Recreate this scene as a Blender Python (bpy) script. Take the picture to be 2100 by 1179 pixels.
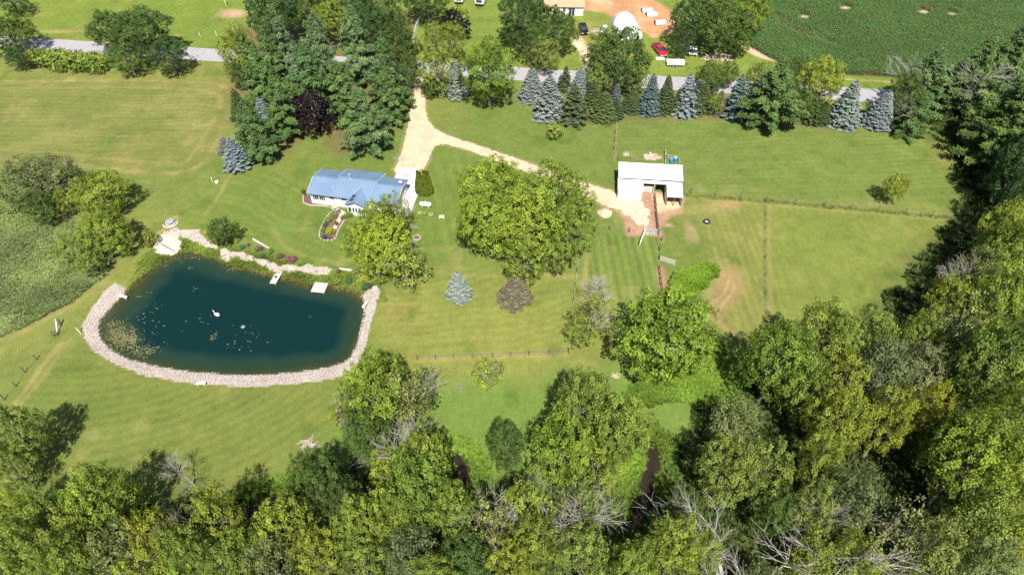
import bpy, bmesh, math, random
import numpy as np
from mathutils import Vector, Matrix

for o in list(bpy.data.objects): bpy.data.objects.remove(o)
SC = bpy.context.scene
COL = SC.collection
R = math.radians

# ------------------------------------------------------------------ camera, sky, sun, exposure
PITCH, CAM_H, FPX = R(46.7), 82.0, 1400.0          # depression of the view axis, drone height, focal length in px of a 2100 px wide frame
cam_d = bpy.data.cameras.new('camera'); cam_d.sensor_width = 36; cam_d.lens = 36*FPX/2100
cam_d.clip_start = 1; cam_d.clip_end = 6000
cam = bpy.data.objects.new('camera', cam_d); COL.objects.link(cam)
cam.location = (0, 0, CAM_H); cam.rotation_euler = (R(90)-PITCH, 0, 0)
SC.camera = cam
SUN_DIR = Vector((-4.3, 56.5, -82.0)).normalized()  # direction the light travels
world = bpy.data.worlds.new('World'); SC.world = world; world.use_nodes = True
wn = world.node_tree; wn.nodes.clear()
sky = wn.nodes.new('ShaderNodeTexSky'); sky.sky_type = 'NISHITA'; sky.sun_disc = False
sky.sun_elevation = math.asin(-SUN_DIR.z); sky.sun_rotation = math.atan2(-SUN_DIR.x, -SUN_DIR.y)
sky.air_density = 1.0; sky.dust_density = 1.0; sky.ozone_density = 1.0
bg = wn.nodes.new('ShaderNodeBackground'); bg.inputs[1].default_value = 0.072
wo = wn.nodes.new('ShaderNodeOutputWorld')
wn.links.new(sky.outputs[0], bg.inputs[0]); wn.links.new(bg.outputs[0], wo.inputs[0])
sun_d = bpy.data.lights.new('sun', 'SUN'); sun_d.energy = 5.0; sun_d.angle = R(0.5); sun_d.color = (1.0, 0.955, 0.88)
sun = bpy.data.objects.new('sun', sun_d); COL.objects.link(sun)
sun.rotation_euler = SUN_DIR.to_track_quat('-Z', 'Y').to_euler(); sun.location = (0, -40, 150)
vs = SC.view_settings; vs.view_transform = 'Standard'; vs.look = 'None'; vs.exposure = 0.76; vs.gamma = 1.0
vs.use_curve_mapping = False
SC.cycles.max_bounces = 5; SC.cycles.diffuse_bounces = 3; SC.cycles.glossy_bounces = 2
SC.cycles.transmission_bounces = 3; SC.cycles.transparent_max_bounces = 6
SC.cycles.use_denoising = True
try: SC.cycles.denoising_prefilter = 'ACCURATE'
except Exception: pass

# ------------------------------------------------------------------ helpers
def W(x, y, z=0.0):
    """point of the place at height z seen at photo pixel (x, y) - used to survey positions"""
    dx = (x-1050)/FPX; dy = -(y-589.5)/FPX
    d = (dx, math.cos(PITCH)+dy*math.sin(PITCH), -math.sin(PITCH)+dy*math.cos(PITCH))
    t = (CAM_H-z)/-d[2]
    return Vector((d[0]*t, d[1]*t, z))
def px_per_m(p):
    return FPX/(p[1]*math.cos(PITCH)-(p[2]-CAM_H)*math.sin(PITCH))
def height_to(base, ytop):
    k = (589.5-ytop)/FPX
    return CAM_H+base[1]*(k*math.cos(PITCH)-math.sin(PITCH))/(math.cos(PITCH)+k*math.sin(PITCH))
def WP(pts, z=0.0): return [W(x, y, z) for x, y in pts]

def tag(o, label=None, cat=None, group=None, kind=None):
    if label: o['label'] = label
    if cat: o['category'] = cat
    if group: o['group'] = group
    if kind: o['kind'] = kind
    return o
def empty(name, loc=(0,0,0), rz=0.0):
    o = bpy.data.objects.new(name, None); COL.objects.link(o)
    o.location = loc; o.rotation_euler = (0, 0, rz); o.empty_display_size = 0.3
    return o
def link(name, me, parent=None, loc=None):
    o = bpy.data.objects.new(name, me); COL.objects.link(o)
    if parent: o.parent = parent
    if loc is not None: o.location = loc
    return o
def np_mesh(name, v, f, mat=None, attrs=None, fattrs=None, cattr=None):
    """fast mesh from arrays: v (N,3), f (M,k)"""
    v = np.asarray(v, np.float32); f = np.asarray(f, np.int32); k = f.shape[1]
    me = bpy.data.meshes.new(name)
    me.vertices.add(len(v)); me.vertices.foreach_set('co', v.ravel())
    me.loops.add(f.size); me.loops.foreach_set('vertex_index', f.ravel())
    me.polygons.add(len(f)); me.polygons.foreach_set('loop_start', np.arange(0, f.size, k, dtype=np.int32))
    try: me.polygons.foreach_set('loop_total', np.full(len(f), k, np.int32))
    except Exception: pass
    for n, a in (attrs or {}).items():
        at = me.attributes.new(n, 'FLOAT', 'POINT'); at.data.foreach_set('value', np.asarray(a, np.float32))
    for n, a in (fattrs or {}).items():
        at = me.attributes.new(n, 'FLOAT', 'FACE'); at.data.foreach_set('value', np.asarray(a, np.float32))
    if cattr is not None:
        at = me.attributes.new('Col', 'FLOAT_COLOR', 'POINT')
        at.data.foreach_set('color', np.c_[cattr, np.ones(len(cattr))].astype(np.float32).ravel())
    me.update(calc_edges=True); me.validate()
    if mat: me.materials.append(mat)
    return me

class MB:
    """collects simple shapes, builds ONE mesh object"""
    def __init__(s): s.v = []; s.f = []
    def add(s, v, f):
        n = len(s.v); s.v += [tuple(p) for p in v]; s.f += [tuple(i+n for i in q) for q in f]; return s
    def box(s, c, d, rz=0.0, M=None):
        x, y, z = d[0]/2, d[1]/2, d[2]/2
        v = [Vector((sx*x, sy*y, sz*z)) for sz in (-1, 1) for sx, sy in ((-1,-1),(1,-1),(1,1),(-1,1))]
        if rz: m = Matrix.Rotation(rz, 3, 'Z'); v = [m@p for p in v]
        if M is not None: v = [M@p for p in v]
        c = Vector(c)
        return s.add([p+c for p in v], [(3,2,1,0),(4,5,6,7),(0,1,5,4),(1,2,6,5),(2,3,7,6),(3,0,4,7)])
    def bar(s, a, b, w, h=None):
        a = Vector(a); b = Vector(b); d = b-a; L = d.length
        if L < 1e-6: return s
        q = d.to_track_quat('X', 'Z').to_matrix()
        return s.box((a+b)/2, (L, w, h or w), M=q)
    def tube(s, pts, rad, n=6, cap=True):
        pts = [Vector(p) for p in pts]
        if not hasattr(rad, '__len__'): rad = [rad]*len(pts)
        base = len(s.v); m = len(pts)
        for i, p in enumerate(pts):
            d = (pts[min(i+1, m-1)]-pts[max(i-1, 0)])
            if d.length < 1e-9: d = Vector((0,0,1))
            q = d.to_track_quat('Z', 'X').to_matrix()
            for k in range(n):
                a = 2*math.pi*k/n
                s.v.append(tuple(p+q@Vector((math.cos(a)*rad[i], math.sin(a)*rad[i], 0))))
        for i in range(m-1):
            for k in range(n):
                a = base+i*n+k; b = base+i*n+(k+1)%n
                s.f.append((a, b, b+n, a+n))
        if cap:
            s.f.append(tuple(base+k for k in reversed(range(n)))); s.f.append(tuple(base+(m-1)*n+k for k in range(n)))
        return s
    def prism(s, poly, z0, z1):
        n = len(poly)
        v = [(p[0], p[1], z0) for p in poly]+[(p[0], p[1], z1) for p in poly]
        return s.add(v, [tuple(reversed(range(n))), tuple(range(n, 2*n))]+[(i, (i+1)%n, (i+1)%n+n, i+n) for i in range(n)])
    def slab(s, quad, t):
        """quad of four 3-D points (ccw from above) given thickness t downwards"""
        q = [Vector(p) for p in quad]; d = Vector((0, 0, -t)); n = len(q)
        return s.add(q+[p+d for p in q], [tuple(range(n)), tuple(reversed(range(n, 2*n)))]+[((i+1)%n, i, i+n, (i+1)%n+n) for i in range(n)])
    def ball(s, c, r, nu=10, nv=6):
        r = r if hasattr(r, '__len__') else (r, r, r); c = Vector(c); v = [c+Vector((0,0,-r[2]))]
        for j in range(1, nv):
            t = math.pi*j/nv-math.pi/2
            for i in range(nu):
                a = 2*math.pi*i/nu; v.append(c+Vector((math.cos(a)*math.cos(t)*r[0], math.sin(a)*math.cos(t)*r[1], math.sin(t)*r[2])))
        v.append(c+Vector((0,0,r[2]))); f = []
        for i in range(nu):
            f.append((0, 1+(i+1)%nu, 1+i)); f.append((len(v)-1, len(v)-1-nu+i, len(v)-1-nu+(i+1)%nu))
            for j in range(nv-2):
                a = 1+j*nu+i; b = 1+j*nu+(i+1)%nu; f.append((a, b, b+nu, a+nu))
        return s.add(v, f)
    def mesh(s, name, mat, smooth=False):
        me = bpy.data.meshes.new(name); me.from_pydata(s.v, [], s.f); me.update()
        if mat: me.materials.append(mat)
        if smooth: me.polygons.foreach_set('use_smooth', [True]*len(me.polygons))
        return me
    def build(s, name, mat, parent=None, loc=None, smooth=False, rz=None):
        o = link(name, s.mesh(name, mat, smooth), parent, loc)
        if rz is not None: o.rotation_euler = (0, 0, rz)
        return o
def copy_tree(o, parent=None):
    c = o.copy(); COL.objects.link(c); c.parent = parent
    for ch in list(o.children): copy_tree(ch, c)
    return c

# value noise on numpy arrays (used for shapes and for the mix of grasses)
def _h(ix, iy, s):
    n = (ix*374761393+iy*668265263+s*1442695041) & 0xFFFFFFFF
    n = ((n ^ (n >> 13))*1274126177) & 0xFFFFFFFF
    return ((n ^ (n >> 16)) & 0xFFFF)/65535.0
def vnoise(x, y, sc, seed=0):
    x = np.asarray(x, float)/sc; y = np.asarray(y, float)/sc
    ix = np.floor(x).astype(np.int64); iy = np.floor(y).astype(np.int64); fx = x-ix; fy = y-iy
    fx = fx*fx*(3-2*fx); fy = fy*fy*(3-2*fy)
    a = _h(ix, iy, seed); b = _h(ix+1, iy, seed); c = _h(ix, iy+1, seed); d = _h(ix+1, iy+1, seed)
    return (a*(1-fx)+b*fx)*(1-fy)+(c*(1-fx)+d*fx)*fy
def fbm(x, y, sc, seed=0, o=3):
    t = 0; a = 0.5; n = 0
    for i in range(o): t = t+a*vnoise(x, y, sc/2**i, seed+i*17); n += a; a *= .5
    return t/n
def seg_dist(X, Y, a, b):
    dx, dy = b[0]-a[0], b[1]-a[1]; L = dx*dx+dy*dy+1e-12
    t = np.clip(((X-a[0])*dx+(Y-a[1])*dy)/L, 0, 1)
    return np.hypot(X-a[0]-t*dx, Y-a[1]-t*dy)
def line_dist(X, Y, pts):
    d = np.full(X.shape, 1e9)
    for a, b in zip(pts[:-1], pts[1:]): d = np.minimum(d, seg_dist(X, Y, a, b))
    return d
def inside(X, Y, poly):
    r = np.zeros(X.shape, bool); n = len(poly)
    for i in range(n):
        x0, y0 = poly[i][0], poly[i][1]; x1, y1 = poly[(i+1) % n][0], poly[(i+1) % n][1]
        if y0 == y1: continue
        c = (y0 > Y) != (y1 > Y)
        r ^= c & (X < (x1-x0)*(Y-y0)/(y1-y0)+x0)
    return r
def sdist(X, Y, poly):
    """signed distance, negative inside"""
    d = line_dist(X, Y, list(poly)+[poly[0]])
    return np.where(inside(X, Y, poly), -d, d)
def smooth_poly(pts, it=2, closed=True):
    pts = [Vector(p) for p in pts]
    for _ in range(it):
        q = []; n = len(pts)
        rng = range(n) if closed else range(n-1)
        if not closed: q.append(pts[0])
        for i in rng:
            a, b = pts[i], pts[(i+1) % n]
            q += [a*.75+b*.25, a*.25+b*.75]
        if not closed: q.append(pts[-1])
        pts = q
    return pts
def ragged(pts, step=0.35, amp=0.15, seed=0, closed=True):
    out = []; n = len(pts); rs = random.Random(seed)
    for i in range(n if closed else n-1):
        a, b = Vector(pts[i]), Vector(pts[(i+1) % n]); L = (b-a).length; m = max(1, int(L/step))
        nn = Vector((-(b-a).y, (b-a).x, 0)); nn = nn/(nn.length+1e-9)
        for k in range(m):
            out.append(a.lerp(b, k/m)+nn*(rs.uniform(-amp, amp)))
    if not closed: out.append(Vector(pts[-1]))
    return out
def sheet(name, pts, z, mat, parent=None, kind='structure'):
    """flat sheet filling a ragged outline"""
    bm = bmesh.new()
    vs_ = [bm.verts.new((p[0], p[1], z)) for p in pts]
    ed = [bm.edges.new((vs_[i], vs_[(i+1) % len(vs_)])) for i in range(len(vs_))]
    bmesh.ops.triangle_fill(bm, use_beauty=True, use_dissolve=False, edges=ed)
    for f in bm.faces:
        if f.normal.z < 0: f.normal_flip()
    me = bpy.data.meshes.new(name); bm.to_mesh(me); bm.free(); me.materials.append(mat)
    o = link(name, me, parent)
    if kind and not parent: o['kind'] = kind
    return o

# ------------------------------------------------------------------ materials
def new_mat(name):
    m = bpy.data.materials.new(name); m.use_nodes = True; nt = m.node_tree; nt.nodes.clear()
    return m, nt, nt.nodes.new('ShaderNodeOutputMaterial')
def N(nt, t, **kw):
    n = nt.nodes.new(t)
    for k, v in kw.items():
        if k[0] == 'i' and k[1:].isdigit(): n.inputs[int(k[1:])].default_value = v
        else: setattr(n, k, v)
    return n
def mixc(nt, a, b, fac, mode='MIX'):
    n = nt.nodes.new('ShaderNodeMix'); n.data_type = 'RGBA'; n.blend_type = mode
    for s, v in ((n.inputs[0], fac), (n.inputs[6], a), (n.inputs[7], b)):
        if hasattr(v, 'is_output') or isinstance(v, bpy.types.NodeSocket): nt.links.new(v, s)
        elif isinstance(v, (int, float)): s.default_value = v
        else: s.default_value = (*v, 1) if len(v) == 3 else v
    return n.outputs[2]
def ramp(nt, src, stops):
    n = nt.nodes.new('ShaderNodeValToRGB'); nt.links.new(src, n.inputs[0]); e = n.color_ramp.elements
    while len(e) < len(stops): e.new(0.5)
    for el, (p, c) in zip(e, stops): el.position = p; el.color = (c, c, c, 1) if isinstance(c, (int, float)) else (*c, 1)
    return n.outputs[0]
def pmat(name, c1, c2=None, scale=1.0, rough=0.8, bump=0.0, bscale=None, metal=0.0, detail=4, stretch=None, spec=0.3, c3=None, contrast=(0.35, 0.65), bdist=0.03):
    m, nt, out = new_mat(name)
    p = nt.nodes.new('ShaderNodeBsdfPrincipled'); nt.links.new(p.outputs[0], out.inputs[0])
    p.inputs['Roughness'].default_value = rough; p.inputs['Metallic'].default_value = metal
    p.inputs['Specular IOR Level'].default_value = spec
    if c2 is None and not bump:
        p.inputs['Base Color'].default_value = (*c1, 1); return m
    tc = nt.nodes.new('ShaderNodeTexCoord'); co = tc.outputs['Object']
    if stretch:
        mp = nt.nodes.new('ShaderNodeMapping'); mp.inputs['Scale'].default_value = stretch
        nt.links.new(co, mp.inputs[0]); co = mp.outputs[0]
    nz = N(nt, 'ShaderNodeTexNoise'); nz.inputs['Scale'].default_value = scale; nz.inputs['Detail'].default_value = detail
    nt.links.new(co, nz.inputs['Vector'])
    col = mixc(nt, c1, c2 or c1, ramp(nt, nz.outputs[0], [(contrast[0], 0.0), (contrast[1], 1.0)]))
    if c3:
        n3 = N(nt, 'ShaderNodeTexNoise'); n3.inputs['Scale'].default_value = scale*0.23; n3.inputs['Detail'].default_value = 3
        nt.links.new(co, n3.inputs['Vector'])
        col = mixc(nt, col, c3, ramp(nt, n3.outputs[0], [(0.48, 0.0), (0.66, 0.85)]))
    nt.links.new(col, p.inputs['Base Color'])
    if bump:
        nb = N(nt, 'ShaderNodeTexNoise'); nb.inputs['Scale'].default_value = bscale or scale*2; nb.inputs['Detail'].default_value = 4
        nt.links.new(co, nb.inputs['Vector'])
        b = N(nt, 'ShaderNodeBump'); b.inputs['Strength'].default_value = bump; b.inputs['Distance'].default_value = bdist
        nt.links.new(nb.outputs[0], b.inputs['Height']); nt.links.new(b.outputs[0], p.inputs['Normal'])
    return m

def leaf_mat(name, transl=0.25, rough=0.6, hue=0, spec=0.10):
    """foliage: base tone is the object's own colour, each leaf clump varies around it"""
    m, nt, out = new_mat(name)
    oi = nt.nodes.new('ShaderNodeObjectInfo')
    at = N(nt, 'ShaderNodeAttribute'); at.attribute_name = 'var'
    v = at.outputs['Fac']
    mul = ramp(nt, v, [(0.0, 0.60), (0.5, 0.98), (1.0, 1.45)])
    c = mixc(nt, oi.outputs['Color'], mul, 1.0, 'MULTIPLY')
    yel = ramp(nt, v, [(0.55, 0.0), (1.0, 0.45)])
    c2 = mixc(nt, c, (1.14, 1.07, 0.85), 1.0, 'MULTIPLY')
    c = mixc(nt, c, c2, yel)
    d = N(nt, 'ShaderNodeBsdfPrincipled'); d.inputs['Roughness'].default_value = rough
    d.inputs['Specular IOR Level'].default_value = spec
    nt.links.new(c, d.inputs['Base Color'])
    t = nt.nodes.new('ShaderNodeBsdfTranslucent')
    ct = mixc(nt, c, (1.15, 1.2, 0.6), 1.0, 'MULTIPLY'); nt.links.new(ct, t.inputs[0])
    mx = N(nt, 'ShaderNodeMixShader'); mx.inputs[0].default_value = transl
    nt.links.new(d.outputs[0], mx.inputs[1]); nt.links.new(t.outputs[0], mx.inputs[2])
    nt.links.new(mx.outputs[0], out.inputs[0])
    return m
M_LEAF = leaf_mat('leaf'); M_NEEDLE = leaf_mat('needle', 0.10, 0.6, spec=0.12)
M_BARK = pmat('bark', (0.13, 0.105, 0.08), (0.24, 0.21, 0.17), 3.0, 0.9, 0.5)
M_DEAD = pmat('dead_wood', (0.26, 0.24, 0.21), (0.41, 0.385, 0.345), 2.0, 0.9, 0.3)
M_WOODGREY = pmat('weathered_wood', (0.42, 0.39, 0.36), (0.55, 0.52, 0.48), 4.0, 0.85, 0.3)
M_POST = pmat('post_wood', (0.10, 0.08, 0.06), (0.20, 0.17, 0.13), 5.0, 0.9, 0.3)
M_WHITE = pmat('white_paint', (0.80, 0.80, 0.78), (0.72, 0.72, 0.70), 1.5, 0.55)
M_SIDING = pmat('white_siding', (0.82, 0.81, 0.78), (0.75, 0.74, 0.71), 0.8, 0.6, 0.5, 14.0, stretch=(0.05, 0.05, 1.0))
M_GLASS = pmat('window_glass', (0.02, 0.025, 0.03), (0.05, 0.06, 0.07), 0.9, 0.08, spec=0.6)
M_BLACK = pmat('black_rubber', (0.02, 0.02, 0.02), (0.035, 0.035, 0.035), 6.0, 0.8)
M_STEEL = pmat('galvanised_steel', (0.55, 0.57, 0.60), (0.68, 0.70, 0.73), 2.0, 0.42, metal=0.55)
M_WIRE = pmat('fence_wire', (.16,.16,.15), (.22,.22,.21), 3, .7)
M_DARK = pmat('dark_trim', (0.03, 0.03, 0.035), (0.05, 0.05, 0.055), 3.0, 0.6)
M_STONE = pmat('pale_stone', (0.46, 0.43, 0.40), (0.64, 0.61, 0.57), 1.2, 0.9, c3=(0.40, 0.35, 0.31))
M_TAN = pmat('tan_stone', (0.42, 0.36, 0.28), (0.58, 0.52, 0.43), 2.0, 0.9)

# ------------------------------------------------------------------ surveyed outlines (photo pixels -> metres on the ground)
WATER_Z = -0.42
POND = smooth_poly(WP([(318,548),(345,528),(375,517),(405,522),(435,531),(470,545),(505,553),(540,562),(575,571),(620,580),(665,589),(700,592),(730,600),(747,614),(748,638),(740,675),(732,702),(720,731),(701,745),(655,756),(585,765),(515,768),(469,767),(399,762),(344,755),(297,744),(260,735),(228,716),(209,699),(202,675),(204,657),(222,636),(244,613),(260,599),(275,580),(290,565)], -0.4), 1)
BANK = WP([(242,577),(225,587),(206,607),(187,636),(172,661),(170,682),(181,703),(201,724),(238,745),(284,762),(340,776),(404,786),(469,790),(539,790),(608,786),(678,775),(722,760),(743,727),(754,690),(764,640),(779,602),(775,585),(763,587),(735,610),(700,680),(600,720),(450,720),(330,700),(250,670),(262,600)])
BANK = smooth_poly(BANK, 1)
DRIVE = smooth_poly(WP([(851,158),(849,190),(843,218),(838,250),(831,285),(822,314),(811,343),(806,356),(856,356),(862,347),(869,347),(880,330),(884,310),(892,299),(906,295),(930,300),(962,309),(1010,327),(1060,345),(1110,364),(1165,377),(1190,396),(1228,415),(1246,425),(1262,428),(1272,414),(1268,398),(1255,391),(1180,369),(1100,340),(1030,315),(960,292),(908,275),(882,257),(872,228),(872,190),(874,158)]), 2)
YARD_CORE = smooth_poly(WP([(1250,394),(1268,398),(1298,402),(1324,416),(1332,445),(1326,465),(1305,462),(1288,442),(1268,428),(1250,424)]), 2)
APRON = WP([(809,343),(856,346),(859,395),(842,438),(834,443),(815,443),(812,380),(795,360)])
BEACH = smooth_poly(WP([(322,487),(345,482),(372,490),(368,505),(366,514),(340,523),(325,519),(318,508)], -0.05), 1)
SHORE_PATH = smooth_poly(WP([(320,491),(345,470),(375,468),(400,471),(420,485),(432,497),(455,508),(490,514),(530,529),(560,541),(580,544),(612,541),(640,543),(683,551),(684,561),(650,562),(612,556),(585,555),(576,563),(562,565),(556,552),(528,539),(490,525),(472,522),(464,533),(454,531),(452,518),(430,508),(408,498),(385,489),(368,486),(345,484)], 0), 1)
GARDEN = smooth_poly(WP([(700,432),(712,440),(705,455),(692,475),(688,492),(672,494),(658,492),(654,480),(662,458),(676,437),(688,428)]), 1)
MULCH = WP([(625,398),(640,404),(690,413),(690,424),(636,421),(622,416)])
CREEK = smooth_poly(WP([(300,1150),(420,1092),(500,1055),(560,1025),(640,1035),(740,1062),(860,1040),(925,1010),(955,982),(947,955),(938,940)]), 1, closed=False)
CREEK2 = smooth_poly(WP([(1295,1080),(1320,1045),(1325,1005),(1330,975),(1344,950),(1340,925),(1332,917)]), 1, closed=False)
FIELD = WP([(1538,-40),(1534,60),(1540,98),(1580,121),(1640,143),(1720,154),(1850,160),(2000,172),(2300,200),(2300,-60)])
HAY = smooth_poly(WP([(-120,166),(200,160),(400,163),(470,172),(494,196),(486,230),(462,270),(440,318),(405,352),(360,364),(250,357),(100,338),(-120,325)]), 2)
MARSH = smooth_poly(WP([(-160,420),(60,425),(150,440),(250,520),(215,572),(165,612),(90,655),(0,697),(-160,740)]), 1)
WEEDS = smooth_poly(WP([(1368,594),(1386,562),(1420,546),(1447,538),(1462,546),(1463,568),(1452,583),(1430,595),(1422,610),(1400,622),(1372,612)]), 1)
RD = lambda x: 145.66-0.1197*(x-3.42)      # road centre line
RDW = 2.95

# ------------------------------------------------------------------ the ground: one sheet, fine where the photograph looks
gx = np.concatenate([[-3000,-1200,-500,-260,-190], np.arange(-150, 150.1, 0.45), [190,260,500,1200,3000]])
gy = np.concatenate([[-1500,-400,-100,-20,6], np.arange(20, 205, 0.45), [240,300,500,1200,4000]])
GX, GY = np.meshgrid(gx, gy); X = GX.ravel(); Y = GY.ravel()
DP = sdist(X, Y, POND)
DC = np.minimum(line_dist(X, Y, CREEK), line_dist(X, Y, CREEK2))
cw = 0.65+0.5*vnoise(X, Y, 4.0, 5)
Z = np.where(DP < 0, -0.5-np.minimum(2.4, -DP*0.32), np.where(DP < 3.2, -0.5*(1-np.clip(DP/3.2, 0, 1))**1.4, 0.0))
Z = np.minimum(Z, np.where(DC < cw+1.2, -0.55*np.clip((cw+1.2-DC)/1.2, 0, 1)**0.8, 0.0))
def ground_z(x, y):
    i = int(np.clip(np.searchsorted(gx, x)-1, 0, len(gx)-2)); j = int(np.clip(np.searchsorted(gy, y)-1, 0, len(gy)-2))
    return float(Z.reshape(GX.shape)[j:j+2, i:i+2].min())

C = np.zeros((len(X), 3))
def paint(col, a):
    a = np.clip(a, 0, 1)[:, None]; C[:] = C*(1-a)+np.asarray(col)*a
def soft(poly, w):            # 1 inside, fading over w metres at the edge, edge wobbling
    d = sdist(X, Y, poly)+(fbm(X, Y, 3.0, 3)-.5)*w
    return np.clip(.5-d/w, 0, 1)
def stripes(a, ang, sp, amp, warp=0.6, seed=1):
    u = X*math.cos(ang)+Y*math.sin(ang)+(fbm(X, Y, 14, seed)-.5)*warp*4
    s = np.tanh(2.2*np.sin(u*2*math.pi/sp))*0.65+np.sin(u*2*math.pi/(sp*2.7)+1.3)*0.35
    C[:] *= (1+1.5*amp*s*(0.4+1.2*fbm(X, Y, 9, seed+3))*a)[:, None]
def blob(px, py, rx, ry, noise=0.5, seed=0):
    c = W(px, py); s = px_per_m(c); u = (X-c.x)/(rx/s); v = (Y-c.y)/(ry/s/0.65)
    return np.clip(1.25-np.sqrt(u*u+v*v)+(fbm(X, Y, 2.2, seed)-.5)*2*noise, 0, 1)
def stroke(pts, w, noise=0.4, seed=0):
    d = line_dist(X, Y, smooth_poly(WP(pts), 2, closed=False))
    return np.clip(1.3-d/w+(fbm(X, Y, 1.6, seed)-.5)*2*noise, 0, 1)
n1 = fbm(X, Y, 22, 1, 4); n2 = fbm(X, Y, 6, 9, 3); n3 = fbm(X, Y, 2.0, 21, 2)
LAWN, DRY, LUSH, HAYC, STRAW, DIRT, CLAY = (.098,.154,.034), (.158,.182,.048), (.098,.176,.036), (.118,.152,.042), (.255,.225,.095), (.33,.215,.135), (.27,.17,.105)
paint(LAWN, np.ones(len(X)))
paint(DRY, np.clip((n1-.42)*2.6, 0, .85)*np.clip(.55+n2, 0, 1))
paint((.125,.195,.030), np.where(Y > RD(X)+2, .8, 0)*(.55+.45*n2))                       # lawns north of the road
paint((.190,.208,.052), np.clip(1.2-np.hypot((X+1)/26, (Y-67)/17), 0, 1)*.9*(.5+.6*n1))  # dry lawn, plus the hot spot opposite the sun painted into its colour
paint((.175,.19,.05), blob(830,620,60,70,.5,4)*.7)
paint(LUSH, soft(smooth_poly(WP([(600,960),(660,900),(690,850),(880,790),(1000,780),(1150,768),(1290,748),(1480,700),(1600,840),(1500,1100),(900,1250),(560,1150)]), 2), 5)*.9)
hm = soft(HAY, 1.2); paint(HAYC, hm*.9); paint((.155,.17,.055), hm*np.clip((n2-.45)*3, 0, .7)); stripes(hm, R(88), 1.5, .06, 1.0, 4)
dh = sdist(X, Y, HAY)
paint(STRAW, np.clip(1-np.abs(dh+.9)/1.0, 0, 1)*.55*(n3*1.4)); paint((.24,.22,.085), np.clip(1-np.abs(dh+4.0)/.8, 0, 1)*.4)
lf = soft(WP([(-160,900),(40,800),(170,705),(250,765),(420,800),(620,795),(700,790),(690,850),(600,940),(380,1010),(-160,1040)]), 3)
paint((.120,.156,.038), lf*.75); paint((.092,.145,.03), lf*np.clip((n1-.5)*4, 0, .6))
c0 = W(300, 480); u = np.hypot(X-c0.x, Y-c0.y); C *= (1+.07*np.sin(u*2*math.pi/1.5+(n2-.5)*2)*lf*(.5+n1))[:, None]
pr = soft(WP([(1572,425),(1700,432),(1985,450),(1900,560),(1760,660),(1640,680),(1572,640)]), 1); paint((.122,.172,.036), pr*.8); stripes(pr*np.clip((46-X)/12+.2, .15, 1), 0.0, 1.35, .17, .25, 6)
pl = soft(WP([(1205,480),(1345,482),(1352,540),(1350,610),(1270,640),(1188,640)]), 1); stripes(pl, 0.04, 1.4, .17, .2, 8); paint(STRAW, stroke([(1205,520),(1198,580),(1192,640)], .5, .4)*.5)
pm = soft(WP([(1362,420),(1566,425),(1568,640),(1520,680),(1480,660),(1440,600),(1470,545),(1380,535)]), 1.5); paint((.145,.165,.045), pm*np.clip((n2-.3)*2, 0, .6)); stripes(pm*np.clip((X-28)/8, 0, 1), 0.0, 1.3, .09, .2, 11)
for k, (px, py) in enumerate([(1480,560),(1500,575),(1495,600),(1470,620)]): paint((.27,.21,.11), blob(px, py, 30, 26, .6, 30+k)*.5)
for k in range(5): paint(STRAW if k % 2 else (.2,.15,.08), stroke([(1470-k*3,555+k*2),(1489+k*6,575),(1480+k*8,600),(1445+k*9,622+k*4),(1440+k*10,640+k*6),(1490+k*7,680+k*3)], .26, .7, 40+k)*.75)
tr = soft(WP([(1270,240),(1880,270),(1990,420),(1560,410),(1400,392),(1270,330)]), 2); paint((.100,.155,.036), tr*.85); stripes(tr, R(92), 1.5, .05, .6, 14)
cl = soft(WP([(640,560),(1180,540),(1160,725),(800,735)]), 3); stripes(cl, R(100), 1.4, .055, 1.2, 16)
wl = soft(WP([(520,360),(640,350),(640,440),(700,500),(780,570),(560,540),(380,460),(440,380)]), 3); stripes(wl, R(60), 2.0, .12, 1.6, 18); paint((.095,.155,.03), wl*.5)
for px, py, rx, ry, a in ((630,447,14,7,.5),(632,458,11,4,.45),(640,468,12,4,.5),(618,470,10,8,.3)): paint(STRAW, blob(px, py, rx, ry, .5, px)*a)
dl = soft(WP([(905,300),(1160,385),(990,470),(880,560),(850,470),(880,350)]), 2); stripes(dl, R(15), 2.2, .10, .8, 20); paint((.098,.16,.03), dl*.4)
mm = soft(MARSH, 2.0); paint((.12,.15,.05), mm); paint((.17,.155,.07), mm*np.clip((n2-.5)*4, 0, .8)); paint((.26,.24,.05), blob(8,548,30,25,.6,3)*.7)
paint(STRAW, np.clip(1-np.abs(sdist(X, Y, MARSH)-.5)/.5, 0, 1)*.35)
for pts, w, a in (([(125,705),(90,745),(60,790),(20,840)], .5, .6), ([(140,700),(70,800),(10,860)], .35, .4), ([(330,475),(350,460),(358,447)], .7, .75),
                  ([(475,358),(462,372),(457,388),(440,415),(420,440)], .35, .45), ([(560,470),(575,500),(620,525),(700,540)], .5, .3), ([(1265,232),(1262,300),(1262,330)], .3, .5),
                  ([(900,560),(1000,568),(1170,566)], .5, .35), ([(860,738),(1000,732),(1165,727)], .6, .45)): paint(STRAW, stroke(pts, w, .5, int(w*100))*a)
for pts in ([(1400,400),(1560,412)], [(1570,412),(1770,430),(1960,447)]): paint((.07,.115,.03), stroke(pts, .3, .6, 60)*.4); paint(STRAW, stroke([(x, y+7) for x, y in pts], .35, .6, 61)*.4)
paint((.075,.12,.03), stroke([(1570,420),(1569,540),(1571,640)], .25, .5, 62)*.45); paint(STRAW, stroke([(1578,425),(1578,640)], .45, .5, 63)*.35)
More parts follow.
